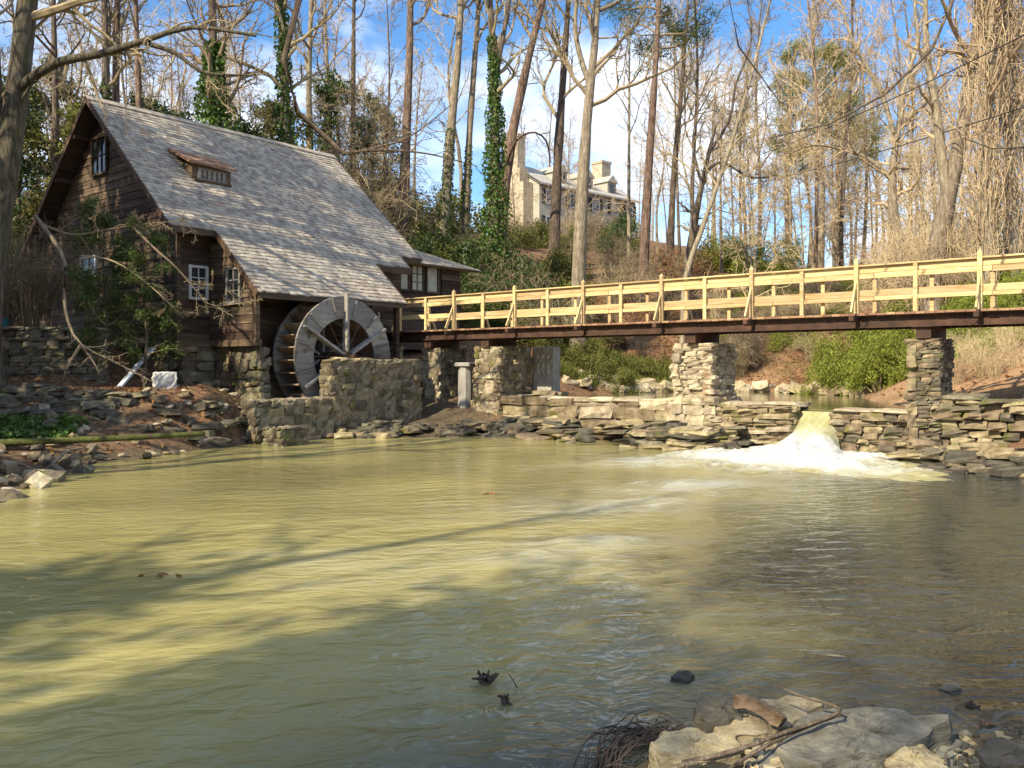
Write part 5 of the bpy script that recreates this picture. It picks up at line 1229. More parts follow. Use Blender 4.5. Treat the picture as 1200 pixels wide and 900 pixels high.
brush('twig', scatter(0, 60, 23, 26, 5, .7, 1.0), 'brambles growing above the dry stone retaining wall', 'brambles above the retaining wall')
brush('twig', scatter(840, 985, 36.6, 40, 16, .35, .7), 'low brown brush at the foot of the hillside behind the waterfall', 'low brush behind the waterfall')
brush('twig_dark', scatter(690, 990, 37, 44, 18, .3, .6), 'dark dead brush lying on the leaf strewn far bank', 'dead brush on the far bank')
brush('twig_tan', [(1120, 22.6, .3, .3), (1150, 22.4, .35, .3), (1180, 23.4, .4, .35), (1165, 21.6, .3, .25), (1195, 21.8, .35, .3), (1135, 24.2, .35, .35)], 'straw coloured tuft of dead stems on the bare dirt bank', 'dead tufts on the dirt bank')
brush('twig', scatter(700, 800, 40, 52, 8, .6, 1.0), 'low brown brush on the leaf strewn hillside', 'low brush on the hillside')

# evergreen sapling in front of the gable
def sapling(px, D, h, rad, nl, label, seed):
    g = np.random.default_rng(seed); x = (px - 600) / F * D; b = np.array([x, D, tz(x, D) - .15])
    t = thing('evergreen_sapling', label, 'tree', tuple(b)); P = smooth_path([(0, 0, 0), (.08, 0, h * .35), (-.05, .05, h * .7), (.05, 0, h)], 14)[None]; R = np.linspace(.05, .012, 14)[None]
    obj('trunk', mesh_np('trunk', tubes(P, R, 7), M['bark'], True), t)
    P1, R1_ = grow(P, R, 34, .2, (1.0, 1.6), .3, 6, .5, -.03, .16, g, labs=rad, minr=.006); P2, R2 = grow(P1, R1_, 6, .2, (.5, 1.0), .4, 4, .6, -.02, .2, g, minr=.004)
    obj('crown', mesh_np('crown', tubes(P1, R1_, 4) + tubes(P2, R2, 3), M['twig']), t)
    src = P2[:, 1:].reshape(-1, 3); c = src[g.integers(0, len(src), nl)] + g.normal(size=(nl, 3)) * .07
    o = obj('foliage', mesh_np('foliage', [leafq(c, .085, g, None, .35)], M['needle']), t); tag(o, kind='stuff')
sapling(122, 22.6, 4.6, 1.35, 9000, 'spindly evergreen sapling screening the middle of the mill gable', 401)
sapling(168, 22.4, 4.4, 1.3, 9000, 'bushy evergreen sapling at the corner of the mill gable', 402)

# fallen pale branch and twiggy branches by the gable
def branch(name, label, pts, r0, r1, mat, sub, seed, cat='branch', extra=()):
    base = np.array(pts[-1] if pts[-1][2] < pts[0][2] else pts[0], float); t = thing(name, label, cat, tuple(base))
    ch = []; P = smooth_path(pts, 16)[None]; R = np.linspace(r0, r1, 16)[None]; ch += tubes(P - base, R, 7)
    obj('stem', mesh_np('stem', ch, M[mat], True), t); tw = []
    for (pl, a, b_) in extra: tw += tubes(smooth_path(pl, 10)[None] - base, np.linspace(a, b_, 10)[None], 5)
    if sub:
        for (Pb, Rb, ns) in crown_batches(P, R, seed, **sub): tw += tubes(Pb - base, Rb, min(ns, 4))
    if tw: obj('twigs', mesh_np('twigs', tw, M[mat]), t)
D = 20.9
branch('fallen_branch', 'pale bare branch leaning down over the retaining wall', [W(40, 253, D), W(64, 283, D), W(77, 312, D), W(75, 346, D), W(80, 377, 20.8), W(95, 404, 20.7), W(130, 422, 20.9), W(178, 447, 21.2)], .06, .015, 'bark_pale',
       dict(n1=12, t1=.62, a1=(.5, 1.0), l1=.8, n2=5, n3=3, n4=0, up=-.05, wob=.25, minr=.006), 411, extra=[([W(95, 404, 20.7), W(80, 428, 20.6), W(73, 447, 20.6)], .045, .012), ([W(95, 404, 20.7), W(110, 425, 20.7), W(120, 445, 20.8)], .03, .01)])
branch('twiggy_branch', 'bare twiggy branch hanging beside the mill flank window', [W(152, 262, 21.8), W(180, 290, 21.8), W(205, 312, 21.8), W(228, 338, 21.8), W(248, 358, 21.8), W(300, 352, 21.7)], .035, .010, 'twig',
       dict(n1=12, t1=.45, a1=(.4, 1.1), l1=.9, n2=6, n3=4, n4=0, up=.0, wob=.3, minr=.005), 412)
branch('twiggy_branch', 'leafless branch spreading across the middle of the mill gable', [W(48, 262, 21.4), W(85, 275, 21.6), W(130, 268, 21.8), W(175, 262, 22.0), W(225, 258, 22.0)], .03, .008, 'twig', dict(n1=16, t1=.1, a1=(.4, 1.2), l1=1.1, n2=6, n3=4, n4=0, up=-.03, wob=.3, minr=.005), 414)
branch('twiggy_branch', 'drooping leafless branch in front of the gable lower wall', [W(95, 300, 21.6), W(130, 305, 21.8), W(170, 330, 21.8), W(215, 372, 21.9)], .025, .008, 'twig', dict(n1=14, t1=.1, a1=(.4, 1.2), l1=.9, n2=6, n3=4, n4=0, up=-.06, wob=.3, minr=.005), 415)
branch('hanging_vine', 'long thin pale vine hanging down across the mill roof', [W(147, 60, 19.5), W(148, 110, 19.5), W(147, 140, 19.5), W(150, 160, 19.5), W(161, 172, 19.5)], .018, .008, 'bark_pale', None, 413, 'vine')

# left bank odds and ends
def plank(p0, p1, w_, h_, name, label, mat, cat):
    p0, p1 = np.array(p0), np.array(p1); b = p0 if p0[2] < p1[2] else p1
    t = obj(name, mesh_np(name, [(lambda q: (q[0] - b, q[1]))(beam(p0, p1, w_, h_))], M[mat]), loc=tuple(b)); tag(t, label, cat); return t
pa = W(140, 446, 21.9); pa[2] = tz(pa[0], pa[1]) + .05
plank(pa, W(180, 407, 22.9), .16, .05, 'painted_board', 'pale blue painted board leaning against the mill foundation', 'bluepaint', 'board')
wb_ = W(193, 449, 21.9); 
wbq = roughblock((.56, .42, .46), (8, 6, 6), .03, 44); wbm = [wbq]
tag(obj('masonry_block', mesh_np('masonry_block', wbm, M['whiteblock']), loc=(wb_[0], wb_[1], tz(wb_[0], wb_[1]) - .02), rot=(0, 0, .5)), 'whitish worn masonry block on the ground beside the mill foundation', 'block')
tb = W(-2, 378, 23.0); tbm = tubes(np.array([(0, 0, 0), (0, 0, .02), (0, 0, .22), (0, 0, .25), (0, 0, .48), (0, 0, .50)]), np.array([.20, .24, .24, .26, .26, .22]), 16, True)
tag(obj('barrel', mesh_np('barrel', tbm, M['teal']), loc=(tb[0], tb[1], tz(tb[0], tb[1]))), 'small teal barrel above the retaining wall', 'barrel')
for k, (px, D) in enumerate(((46, 22.7), (51, 22.9), (59, 22.8), (100, 23.6), (108, 23.7))):
    p = W(px, 380, D); h = .42 + .08 * (k % 2)
    t = thing('log_stump', 'short pale upright log on the terrace above the retaining wall', 'log', (p[0], p[1], tz(p[0], p[1]) - .05), 0, 'short logs above the retaining wall')
    obj('bark', mesh_np('bark', tubes(np.array([(0, 0, 0), (0, 0, h * .5), (.02, 0, h)]), np.array([.12, .115, .11]), 9), M['bark_pale'], True), t)
    obj('cut_end', mesh_np('cut_end', tubes(np.array([(.02, 0, h - .01), (.02, 0, h + .002)]), np.array([.108, .108]), 9, True), M['lumber']), t)
lg = [W(-30, 520, 17.0), W(60, 516.5, 17.3), W(150, 513, 17.8), W(240, 508, 18.6)]
tag(obj('mossy_pole', mesh_np('mossy_pole', [(V - lg[1], Fq) for V, Fq in tubes(smooth_path(lg, 14)[None], np.linspace(.075, .055, 14)[None], 9)], M['moss'], True), loc=tuple(lg[1])), 'long mossy pole lying along the left bank', 'pole')
for k in range(70):            # rock pile, left edge
    px = R_.uniform(-30, 112); t_ = R_.random(); py = 578 - .28 * max(px, 0) - t_ * (50 - .12 * max(px, 0)); D = ground_D(py, .15); x = (px - 600) / F * D
    if px > 70 and t_ > .75: continue
    s = R_.uniform(.16, .42); z = max(tz(x, D), -.03) + R_.uniform(-.02, .12)
    mk_ = R_.choice(['stone', 'stone_grey', 'stone_grey', 'stone_pale'])
    o = put_stone(None, mk_, (x, D, z), (s, s * R_.uniform(.6, .9), s * R_.uniform(.45, .75)), R_.uniform(0, 6.28), .3, 'rock', ROUND if R_.random() < .5 else STONE)
    tag(o, ('large ' if s > .33 else 'small ' if s < .23 else '') + {'stone': 'brown', 'stone_grey': 'dark grey', 'stone_pale': 'pale cream'}[mk_] + ' rock in the pile at the left water edge', 'rock', 'rocks piled at the left water edge')
for k in range(60):            # scattered stones on the strip of shore
    px = R_.uniform(105, 300); py = 540 - (px - 105) * .13 - R_.uniform(0, 14); D = ground_D(py, .1); x = (px - 600) / F * D; s = R_.uniform(.08, .30)
    o = put_stone(None, R_.choice(['stone', 'stone_grey', 'stone_pale']), (x, D, max(tz(x, D), 0) + s * .12), (s, s * .7, s * .45), R_.uniform(0, 6.28), .2, 'shore_stone', ROUND)
    tag(o, 'small stone on the muddy shore below the mill yard', 'stone', 'stones on the muddy shore')
# driftwood pieces along that shore
for k, (p0, p1, r, lb) in enumerate((((232, 520, 19.4), (270, 516, 20.2), .06, 'curved pale driftwood stick on the muddy shore'), ((60, 545, 15.8), (95, 525, 16.6), .035, 'thin stick propped on the left rock pile'), ((-10, 545, 15.0), (45, 556, 14.9), .035, 'stick lying across the left rock pile'))):
    a, b = W(*p0), W(*p1); a[2] = max(a[2], tz(a[0], a[1]) + .08); b[2] = max(b[2], tz(b[0], b[1]) + .08)
    m_ = (a + b) / 2 + [0, 0, .08]; tag(obj('driftwood', mesh_np('driftwood', [(V - a, Fq) for V, Fq in tubes(smooth_path([a, m_, b], 8)[None], np.linspace(r, r * .5, 8)[None], 7)], M['bark_pale'], True), loc=tuple(a)), lb, 'driftwood')
# rocks along the far pond shore
for k in range(80):
    px = R_.uniform(655, 1010); D = 32.5 + (px - 655) / 190 * 3.4 if px < 845 else (36.2 - (px - 845) / 165 * 6.5); D += R_.uniform(-.3, 1.2); x = (px - 600) / F * D; s = R_.uniform(.3, 1.0)
    o = put_stone(None, R_.choice(['stone_pale', 'stone', 'rock_cream', 'stone_pale']), (x, D, max(tz(x, D), .95) + s * .08), (s, s * .7, s * .4), R_.uniform(0, 6.28), .25, 'shore_rock')
    tag(o, 'pale rock on the far shore of the upper pond', 'rock', 'rocks on the far pond shore')
for k, (px, D, ln) in enumerate(((905, 33.5, 2.4), (930, 32.5, 2.0), (880, 35.5, 2.6), (960, 31.6, 1.8))):
    x = (px - 600) / F * D; z = tz(x, D) + .12; a = np.array([x, D, z]); b = a + np.array([ln * .8, ln * .3 * (-1) ** k, .35])
    tag(obj('driftwood_log', mesh_np('driftwood_log', [(V - a, Fq) for V, Fq in tubes(np.array([a, (a + b) / 2 + [0, 0, .05], b]), np.array([.14, .12, .08]), 8, True)], M['bark_pale'], True), loc=tuple(a)), 'pale washed up log on the sandy pond bank', 'log', 'logs on the sandy pond bank')

# ------------------------------------------------------------------ foreground rocks
def fslab(name, label, poly, ztop, thick, mat, seed, tilt=(0, 0), cat='rock', n=3, amp=.012):
    """slab from an outline of photograph pixels laid at height ztop; real size and thickness"""
    pts = []
    for (x, y) in poly: D = ground_D(y, ztop); pts.append(((x - 600) / F * D, D))
    pts = np.array(pts); c = pts.mean(0); g = np.random.default_rng(seed); q = pts - c
    # resample the outline, then rings from rim to centre
    m = 28; ang = np.linspace(0, 1, m, endpoint=False); cl = np.r_[q, q[:1]]; d = np.r_[0, np.cumsum(np.linalg.norm(np.diff(cl, axis=0), axis=1))]; d /= d[-1]
    o_ = np.c_[np.interp(ang, d, cl[:, 0]), np.interp(ang, d, cl[:, 1])]; o_ += g.normal(size=o_.shape) * amp * .8 * min(1.0, float(np.ptp(q, axis=0).mean()) / .45)
    prof = [(1.05, -thick), (1.01, -thick * .72), (1.05, -thick * .66), (1.0, -thick * .40), (1.035, -thick * .34), (.99, -thick * .08), (.955, -.002), (.86, .0), (.66, .004), (.38, .006), (.15, .006)]
    V = []; ext = min(1.0, float(np.ptp(q, axis=0).mean()) / .45)
    for k, (s, z) in enumerate(prof):
        h = (vnoise(o_[:, 0] * s * 6 + 3, o_[:, 1] * s * 6 + 7, 1.0, seed) - .5) * .06 * ext + g.normal(size=m) * amp * .5 * ext
        jag = 1 + (g.normal(size=m) * .028 if k < 6 else g.normal(size=m) * .012)
        V.append(np.c_[o_ * s * jag[:, None], z + h * (1 if k > 5 else .35) + (o_[:, 0] * tilt[0] + o_[:, 1] * tilt[1]) * s])
    V = np.concatenate(V + [np.array([[0, 0, .006]])]); fs = []
    for k in range(len(prof) - 1):
        for j in range(m): fs.append([k * m + j, k * m + (j + 1) % m, (k + 1) * m + (j + 1) % m, (k + 1) * m + j])
    area = np.sum(o_[:, 0] * np.roll(o_[:, 1], -1) - np.roll(o_[:, 0], -1) * o_[:, 1]); fs = np.array(fs)
    tr = np.array([[(len(prof) - 1) * m + j, (len(prof) - 1) * m + (j + 1) % m, len(V) - 1] for j in range(m)])
    if area < 0: fs = fs[:, ::-1]; tr = tr[:, ::-1]
    me = mesh_np(name, [(V, fs), (V, tr)], M[mat], False)
    o = obj(name, me, loc=(c[0], c[1], ztop)); tag(o, label, cat); return o
fslab('rock_slab', 'big blue grey slab with a pointed tip in the foreground shore rocks', [(905, 868), (940, 838), (985, 830), (1060, 836), (1118, 843), (1095, 856), (1050, 872), (1000, 884), (955, 890)], .17, .24, 'rock_slate', 1, (.06, .05))
fslab('rock_slab', 'cream flat topped slab at the outer end of the foreground rocks', [(760, 872), (775, 858), (815, 856), (862, 858), (868, 878), (835, 892), (775, 893)], .11, .20, 'rock_cream', 2)
fslab('rock_block', 'dark brown block behind the cream slab in the foreground', [(810, 832), (822, 818), (868, 816), (885, 826), (878, 842), (828, 846)], .12, .2, 'rock_dark', 3)
fslab('rock_slab', 'pale yellowish slab under the bark chunk in the foreground', [(836, 850), (860, 826), (930, 818), (968, 822), (945, 842), (900, 862), (850, 862)], .10, .16, 'rock_cream', 4)
fslab('rock_slab', 'low grey slab between the big slab and the boulder', [(1070, 872), (1095, 862), (1128, 866), (1128, 884), (1085, 888)], .07, .16, 'rock_slate', 5)
fslab('boulder', 'rounded pale boulder at the bottom of the foreground rocks', [(1036, 890), (1050, 876), (1085, 874), (1108, 890), (1112, 908), (1040, 910)], .12, .2, 'rock_cream', 6)
fslab('rock_slab', 'brown flat slab on the gravel at the right end', [(1142, 876), (1165, 866), (1215, 868), (1230, 890), (1215, 905), (1155, 902)], .10, .16, 'rock_dark', 7)
fslab('rock_slab', 'brownish slab under the sticks at the bottom edge', [(872, 892), (900, 880), (950, 888), (985, 902), (960, 918), (885, 915)], .10, .2, 'rock_slate', 8)
fslab('rock_slab', 'long grey slab running below the big pointed slab', [(955, 896), (1010, 888), (1040, 894), (1045, 925), (960, 925)], .12, .2, 'rock_slate', 9)
fslab('wet_stone', 'dark wet stone barely above the water behind the big slab', [(972, 826), (988, 819), (1012, 818), (1026, 824), (1010, 830)], .035, .12, 'rock_dark', 10)
fslab('wet_stone', 'small wet stone standing alone in the shallow water', [(786, 794), (794, 786), (808, 785), (814, 791), (806, 797)], .015, .1, 'rock_dark', 11)
fslab('wet_stone', 'low wet stone in the shallow water off the gravel', [(1098, 806), (1108, 800), (1122, 800), (1128, 806), (1114, 810)], .02, .1, 'rock_dark', 12)
def bark_chunk():
    pa_, pb_ = W(862, 822, ground_D(822, .17)), W(918, 846, ground_D(846, .15)); g = np.random.default_rng(4); K = 14; n_ = 12
    P = smooth_path([pa_ + [0, 0, .01], (pa_ + pb_) / 2 + [0, 0, .03], pb_], K)[None]; Rr = .042 * (1 + .12 * g.normal(size=K)); Rr[0] *= .6; Rr[-1] *= .8
    (V, Fq), *cp = tubes(P, Rr[None], n_, True); rdg = 1 + .16 * g.normal(size=n_); C = np.repeat(P[0], n_, 0); V = C + (V - C) * (np.tile(rdg, K) * (1 + .08 * g.normal(size=K * n_)))[:, None]; V[:, 2] = C[:, 2] + (V[:, 2] - C[:, 2]) * .7
    tag(obj('bark_chunk', mesh_np('bark_chunk', [(V - pa_, Fq), (V - pa_, cp[0][1])], M['driftwood']), loc=tuple(pa_)), 'reddish brown chunk of driftwood lying on the pale slab', 'driftwood')
bark_chunk()
def stick(label, pts, z, r0, r1, mat='bark', cat='stick', name='stick'):
    w_ = []
    for (x, y, zz) in pts: D = ground_D(y, zz); w_.append(((x - 600) / F * D, D, zz))
    a = np.array(w_[0]); tag(obj(name, mesh_np(name, [(V - a, Fq) for V, Fq in tubes(smooth_path(w_, 20)[None], np.linspace(r0, r1, 20)[None], 8, True)], M[mat], True), loc=tuple(a)), label, cat)
stick('long bent stick jutting over the water from the foreground rocks', [(800, 894, .13), (860, 880, .16), (915, 860, .20), (985, 833, .24), (945, 818, .26), (908, 803, .28)], 0, .013, .006)
stick('straight brown stick lying along the cream slab', [(985, 836, .23), (930, 858, .19), (880, 884, .15), (850, 905, .12)], 0, .012, .008)
stick('short bleached stick at the bottom of the rocks', [(795, 898, .13), (850, 886, .13), (872, 880, .14)], 0, .013, .008, 'bark_pale')
stick('curved pale twig beside the boulder', [(1108, 892, .12), (1110, 880, .12), (1124, 874, .12)], 0, .007, .004, 'bark_pale')
rt = thing('root_tangle', 'dark tangle of wet roots in the water beside the cream slab', 'roots', (.5, 4.35, .0)); rtb = np.array([.5, 4.35, 0]); rch = []
gR = np.random.default_rng(3)
for k in range(34):
    o_ = gR.normal(size=2) * 11; pp = [(702 + o_[0], 905, .0), (712 + o_[0], 872 + o_[1], .05), (738 + o_[0] + gR.normal() * 8, 858 + o_[1] + gR.normal() * 6, .07), (765 + o_[0] * 2, 855 + gR.normal() * 7, .05), (775 + gR.normal() * 14, 856 + gR.normal() * 8, .0)]
    w_ = []
    for (x, y, zz) in pp: D = ground_D(y, zz); w_.append(((x - 600) / F * D, D, zz * gR.uniform(.2, 1.3) + gR.normal() * .012))
    rch += tubes(smooth_path(w_, 12)[None] - rtb, np.full((1, 12), gR.uniform(.0012, .005)), 5)
obj('roots', mesh_np('roots', rch, M['twig_dark']), rt)
for k in range(170):
    px = R_.uniform(1020, 1230); py = R_.uniform(852, 910); 
    if py < 852 + (1120 - px) * .25: continue
    D = ground_D(py, .06); x = (px - 600) / F * D; s = R_.uniform(.018, .06)
    o = put_stone(None, R_.choice(['rock_dark', 'rock_slate', 'rock_cream', 'rock_dark']), (x, D, max(tz(x, D), 0) + s * .25), (s, s * .75, s * .55), R_.uniform(0, 6.28), .3, 'pebble'); tag(o, 'pebble on the dark gravel beside the foreground rocks', 'pebble', 'pebbles on the foreground gravel')
for k in range(26):
    px = R_.uniform(870, 925); py = R_.uniform(866, 900); D = ground_D(py, .1); x = (px - 600) / F * D; s = R_.uniform(.02, .07)
    o = put_stone(None, R_.choice(['rock_cream', 'rock_dark', 'stone_pale']), (x, D, .07 + R_.uniform(0, .03)), (s, s * .75, s * .5), R_.uniform(0, 6.28), .3, 'stone_chip'); tag(o, 'stone chip wedged between the foreground slabs', 'stone', 'stone chips between the slabs')
# floating debris
def debris(px, py, seed, label, n=7, s=.06):
    D = ground_D(py); x = (px - 600) / F * D; g = np.random.default_rng(seed); ch = []
    for k in range(n):
        a = g.uniform(0, 6.28); l_ = s * g.uniform(.4, 1.2); p = np.array([(g.normal() * s * .4, g.normal() * s * .4, -.01), (l_ * math.cos(a) * .5, l_ * math.sin(a) * .5, s * g.uniform(.2, .6)), (l_ * math.cos(a), l_ * math.sin(a), s * g.uniform(.0, .8))]); ch += tubes(p[None], np.array([[.010, .012, .005]]), 5)
    ch.append(leafq(g.normal(size=(8, 3)) * s * .35 + [0, 0, s * .3], s * .8, g)); tag(obj('snag', mesh_np('snag', ch, M['twig_dark']), loc=(x, D, 0)), label, 'debris')
debris(570, 800, 1, 'dark snag of twigs and leaves poking out of the pool', 8, .08); debris(592, 823, 2, 'smaller twig snag in the pool below the larger one', 5, .05)
debris(1140, 830, 3, 'little weed snag in the water off the gravel', 5, .045); debris(1158, 852, 4, 'reddish weed clump at the gravel edge', 6, .05)
stick('thin twig standing out of the pool beside the snag', [(606, 806, .0), (601, 797, .05), (596, 789, .10)], 0, .004, .002, 'twig_dark')
for (px, py, s, lb) in ((180, 676, .09, 'brown leaf raft floating on the left of the pool'), (575, 580, .10, 'floating scrap of leaves on the lit part of the pool')):
    D = ground_D(py); x = (px - 600) / F * D; g = np.random.default_rng(int(px)); tag(obj('floating_leaf', mesh_np('floating_leaf', [leafq(g.normal(size=(9, 3)) * [s, s * .25, .006] + [0, 0, .02], s * .9, g, np.tile([0, 0, 1.0], (9, 1)))], M['deadleaf']), loc=(x, D, .0)), lb, 'leaves')

# ------------------------------------------------------------------ cables
def cable(label, a, b, sag):
    t = np.linspace(0, 1, 40)[:, None]; a, b = np.array(a), np.array(b); P = a + (b - a) * t; P[:, 2] -= (4 * sag * t * (1 - t))[:, 0]
    tag(obj('overhead_cable', mesh_np('overhead_cable', [(V - a, Fq) for V, Fq in tubes(P[None], np.full((1, 40), .022), 5)], M['cable'], True), loc=tuple(a)), label, 'cable')
cable('upper dark overhead cable crossing the woods on the right', W(1320, -20, 22), W(736, 212, 92), 1.6)
cable('lower dark overhead cable crossing the woods on the right', W(1320, 86, 24), W(742, 228, 92), 1.2)

# ------------------------------------------------------------------ ground cover
gl = np.random.default_rng(91)
def litter(n, px0, px1, D0, D1, zmin, size, mat, name, drop=lambda x, y: np.ones(len(x), bool)):
    D = np.sqrt(gl.uniform(D0 ** 2, D1 ** 2, n)); px = gl.uniform(px0, px1, n); x = (px - 600) / F * D; z = terr(x, D); k = (z > zmin) & drop(x, D)
    c = np.c_[x, D, z + .03][k]; return c
c = np.r_[litter(16000, 640, 1010, 33, 46, 1.02, .1, 'deadleaf', 'l'), litter(26000, -40, 1240, 17, 55, 1.02, .1, 'deadleaf', 'l'), litter(2500, -40, 330, 13, 23, .12, .1, 'deadleaf', 'l')]
c = c[~((c[:, 0] > -10) & (c[:, 0] < -4) & (c[:, 1] > 22.5) & (c[:, 1] < 34))]
o = obj('fallen_leaves', mesh_np('fallen_leaves', [leafq(c, .115, gl, np.tile([0, 0, 1.0], (len(c), 1)), .6)], M['deadleaf'])); tag(o, 'brown fallen leaves strewn over the banks and hillside', 'leaves', kind='stuff')
def blades(centers, h, w_, g, mat, label, name):
    n = len(centers); a = g.uniform(0, 6.28, n); hh = h * g.uniform(.5, 1.3, n); lean = g.normal(size=(n, 2)) * .35 * hh[:, None]
    sd = np.c_[np.cos(a), np.sin(a), np.zeros(n)] * w_
    mid = centers + np.c_[lean * .35, hh * .6]; tip = centers + np.c_[lean, hh]
    V = np.stack([centers - sd, centers + sd, mid + sd * .7, mid - sd * .7, tip], 1).reshape(-1, 3); b = (np.arange(n) * 5)[:, None]
    o = obj(name, mesh_np(name, [(V, b + np.array([[0, 1, 2, 3]])), (V, b + np.array([[3, 2, 4]]))], M[mat])); tag(o, label, 'grass', kind='stuff')
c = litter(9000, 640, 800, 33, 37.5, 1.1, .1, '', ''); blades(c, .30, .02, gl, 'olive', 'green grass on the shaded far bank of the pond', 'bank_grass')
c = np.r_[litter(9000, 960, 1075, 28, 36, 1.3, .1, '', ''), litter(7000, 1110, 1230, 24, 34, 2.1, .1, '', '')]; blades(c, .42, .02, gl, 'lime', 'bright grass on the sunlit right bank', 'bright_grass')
cx = gl.uniform(-12.2, -9.5, 2600); cy = gl.uniform(17.9, 19.2, 2600); c = np.c_[cx, cy, terr(cx, cy) + .05]
V, Fq = leafq(c + np.c_[np.zeros((2600, 2)), gl.random(2600) * .18], .10, gl, None, .8); o = obj('ground_ivy', mesh_np('ground_ivy', [(V, Fq)], M['ivy'])); tag(o, 'dark green ivy patch on the left bank above the mossy pole', 'ivy', kind='stuff')

# ------------------------------------------------------------------ trees of the left bank, whose shade falls across the scene
def shade_tree(x, y, H, r, seed, label):
    z = tz(x, y) - .25; b = np.array([x, y, z]); g = np.random.default_rng(seed)
    tree('bare_tree', label, 'tree', [b, b + [.2, .1, H * .35], b + [-.2, .3, H * .7], b + [.4, 0, H]], r, .05, 'bark', 'twig', seed, group='bare trees of the left bank', crown=dict(BARE, n1=15, t1=.3, l1r=.3, n2=4, n4=0, n3=2, minr=.012))
for k, (x, y, H, r) in enumerate(((-14.6, 17.6, 19, .27), (-13.6, 19.6, 17, .20), (-17.5, 14.8, 21, .32), (-16.8, 19.0, 20, .24), (-12.4, 20.2, 17, .22), (-15.8, 16.2, 21, .30), (-20, 16.5, 22, .30), (-22, 11, 21, .30), (-13.5, 10.2, 15, .22), (-15.6, 12.0, 19, .26), (-11.5, -2.5, 16, .28))):
    shade_tree(x, y, H, r, 600 + k, 'bare tree of the left bank outside the view')
def big_evergreen(x, y, H, R0, seed, n=7000):
    z = tz(x, y) - .2; g = np.random.default_rng(seed); t = thing('evergreen_tree', 'dense evergreen tree of the left bank outside the view', 'tree', (x, y, z), 0, 'evergreen trees of the left bank')
    P = smooth_path([(0, 0, 0), (.1, 0, H * .5), (0, 0, H)], 12)[None]; R = np.linspace(.28, .04, 12)[None]
    obj('trunk', mesh_np('trunk', tubes(P, R, 8), M['bark'], True), t)
    P1, R1_ = grow(P, R, 40, .15, (.9, 1.4), .3, 6, .5, .02, .15, g, labs=R0 * 1.3, minr=.01); obj('crown', mesh_np('crown', tubes(P1, R1_, 4), M['twig']), t)
    src = P1[:, 1:].reshape(-1, 3); c = src[g.integers(0, len(src), n)] + g.normal(size=(n, 3)) * .38
    o = obj('foliage', mesh_np('foliage', [leafq(c, .32, g, None, .5)], M['ever'])); o.parent = t; tag(o, kind='stuff')
for k, (x, y, H, R0) in enumerate(((-18.4, 17.2, 23, 2.7), (-21.0, 19.6, 19, 2.7), (-22.5, 20.5, 14, 2.8), (-17.2, 12.6, 8.6, 2.3), (-19.5, 9.6, 11, 2.6), (-14.6, 9.6, 6.5, 1.9), (-23, 14.5, 13, 2.6), (-12, -8.0, 15, 3.2), (-8.5, -10.5, 15.5, 3.2), (-15.5, -5.6, 14, 3.0), (-5.0, -12.5, 16, 3.2), (-1.2, -14.5, 17, 3.2), (-10.5, -12.5, 17, 3.2), (-14.2, -9.5, 16, 3.0), (2.5, -16, 19, 3.2))): big_evergreen(x, y, H, R0, 700 + k, int((7000 if y < 0 else 4200) * H / 11))

# ------------------------------------------------------------------ evergreens behind the mill and the understory of the woods
def holly(px, D, H, R0, seed, mk, label, group, n=6000, size=.2):
    x = (px - 600) / F * D; z = tz(x, D) - .2; g = np.random.default_rng(seed); t = thing('evergreen_tree', label, 'tree', (x, D, z), 0, group)
    P = smooth_path([(0, 0, 0), (.15 * g.normal(), 0, H * .5), (.2 * g.normal(), 0, H)], 12)[None]; R = np.linspace(.14, .03, 12)[None]
    obj('trunk', mesh_np('trunk', tubes(P, R, 7), M['bark'], True), t)
    P1, R1_ = grow(P, R, 36, .12, (.7, 1.4), .3, 6, .5, .03, .2, g, labs=R0 * 1.2, minr=.009); P2, R2 = grow(P1, R1_, 4, .2, (.5, 1.0), .4, 4, .6, .02, .2, g, minr=.007)
    obj('crown', mesh_np('crown', tubes(P1, R1_, 4) + tubes(P2, R2, 3), M['twig']), t)
    src = np.r_[P1[:, 2:].reshape(-1, 3), P2[:, 1:].reshape(-1, 3)]; c = src[g.integers(0, len(src), n)] + g.normal(size=(n, 3)) * .17
    o = obj('foliage', mesh_np('foliage', [leafq(c, size, g, None, .5)], M[mk])); o.parent = t; tag(o, kind='stuff')
for k, (px, D, H, R0, mk) in enumerate(((20, 37, 8.5, 2.2, 'olive'), (62, 40, 9.0, 2.4, 'ever'), (95, 35, 7.5, 1.8, 'olive'), (175, 40, 8.0, 2.2, 'ever'), (205, 37, 7.5, 2.0, 'ever'), (-15, 34, 8.0, 2.2, 'ever'))):
    holly(px, D, H, R0, 820 + k, mk, 'leafy evergreen tree close behind the left end of the mill', 'evergreen trees behind the left end of the mill')
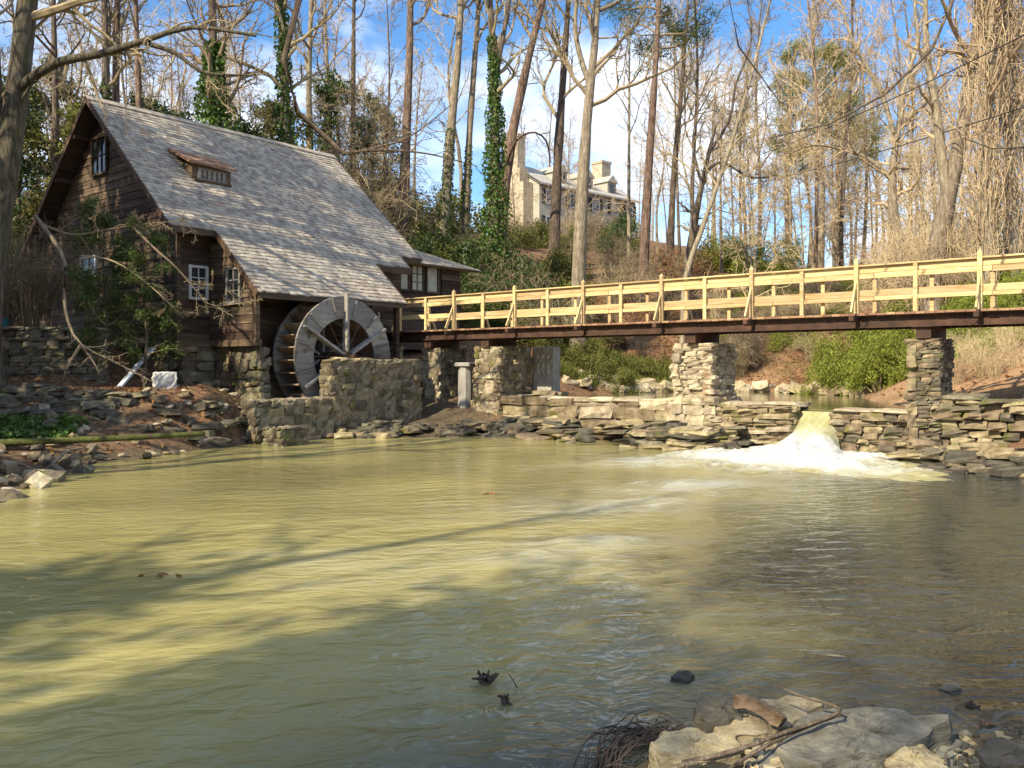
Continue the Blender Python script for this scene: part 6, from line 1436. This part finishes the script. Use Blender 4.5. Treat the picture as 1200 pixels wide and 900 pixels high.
for k, (px, D, H, R0, mk) in enumerate(((285, 38, 7.0, 2.0, 'ever'), (320, 41, 8.0, 2.2, 'olive'), (400, 43, 9.0, 2.2, 'needle'), (440, 46, 8.0, 2.2, 'ever'))):
    holly(px, D, H, R0, 840 + k, mk, 'leafy evergreen tree behind the right half of the mill roof', 'evergreen trees behind the right half of the mill')
und = []
gu = np.random.default_rng(55)
USPOTS = [(gu.uniform(860, 1240), gu.uniform(40, 62)) for _ in range(22)] + [(gu.uniform(300, 470), gu.uniform(37, 46)) for _ in range(10)] + [(gu.uniform(-20, 230), gu.uniform(36, 46)) for _ in range(10)]
for k, (px, D) in enumerate(USPOTS):
    x = (px - 600) / F * D; z = tz(x, D) - .2
    lb, gp = ('low twiggy understory tree in the sunlit woods', 'understory trees of the sunlit woods') if k < 22 else ('low twiggy understory tree in the thicket behind the mill', 'understory trees behind the mill')
    if k < 4 or k == 22 or k == 23:
        g = np.random.default_rng(860 + k); H = g.uniform(7, 10); b = np.array([x, D, z]); lean = g.normal(size=2) * 1.2
        und.append(tree('understory_tree', lb, 'tree', [b, b + [lean[0] * .3, lean[1] * .3, H * .4], b + [lean[0], lean[1], H]], .075, .015, 'bark_pale' if k < 22 else 'bark', 'twig_tan' if k < 22 else 'twig', 880 + k, group=gp, crown=dict(n1=22, t1=.15, a1=(.5, 1.2), l1r=.38, n2=7, n3=6, n4=3, up=.06, wob=.28, minr=.009), K=12, n=7))
    else:
        src = und[k % 4] if k < 22 else und[4 + k % 2]
        sc_ = gu.uniform(.8, 1.25); copy_tree(src, (x, D, z), gu.uniform(0, 6.28), sc_, lb.replace('low', 'low spreading' if sc_ > 1.08 else 'small low' if sc_ < .92 else 'low'), gp)

for k, (px, D) in enumerate(((604, 70), (664, 72), (748, 70))):
    x = (px - 600) / F * D; copy_tree(und[k % 2 + (4 if k % 3 == 0 else 0)], (x, D, tz(x, D) - .2), gu.uniform(0, 6.28), gu.uniform(.75, 1.0), 'twiggy leafless tree on the slope in front of the hillside house', 'twiggy trees in front of the hillside house')
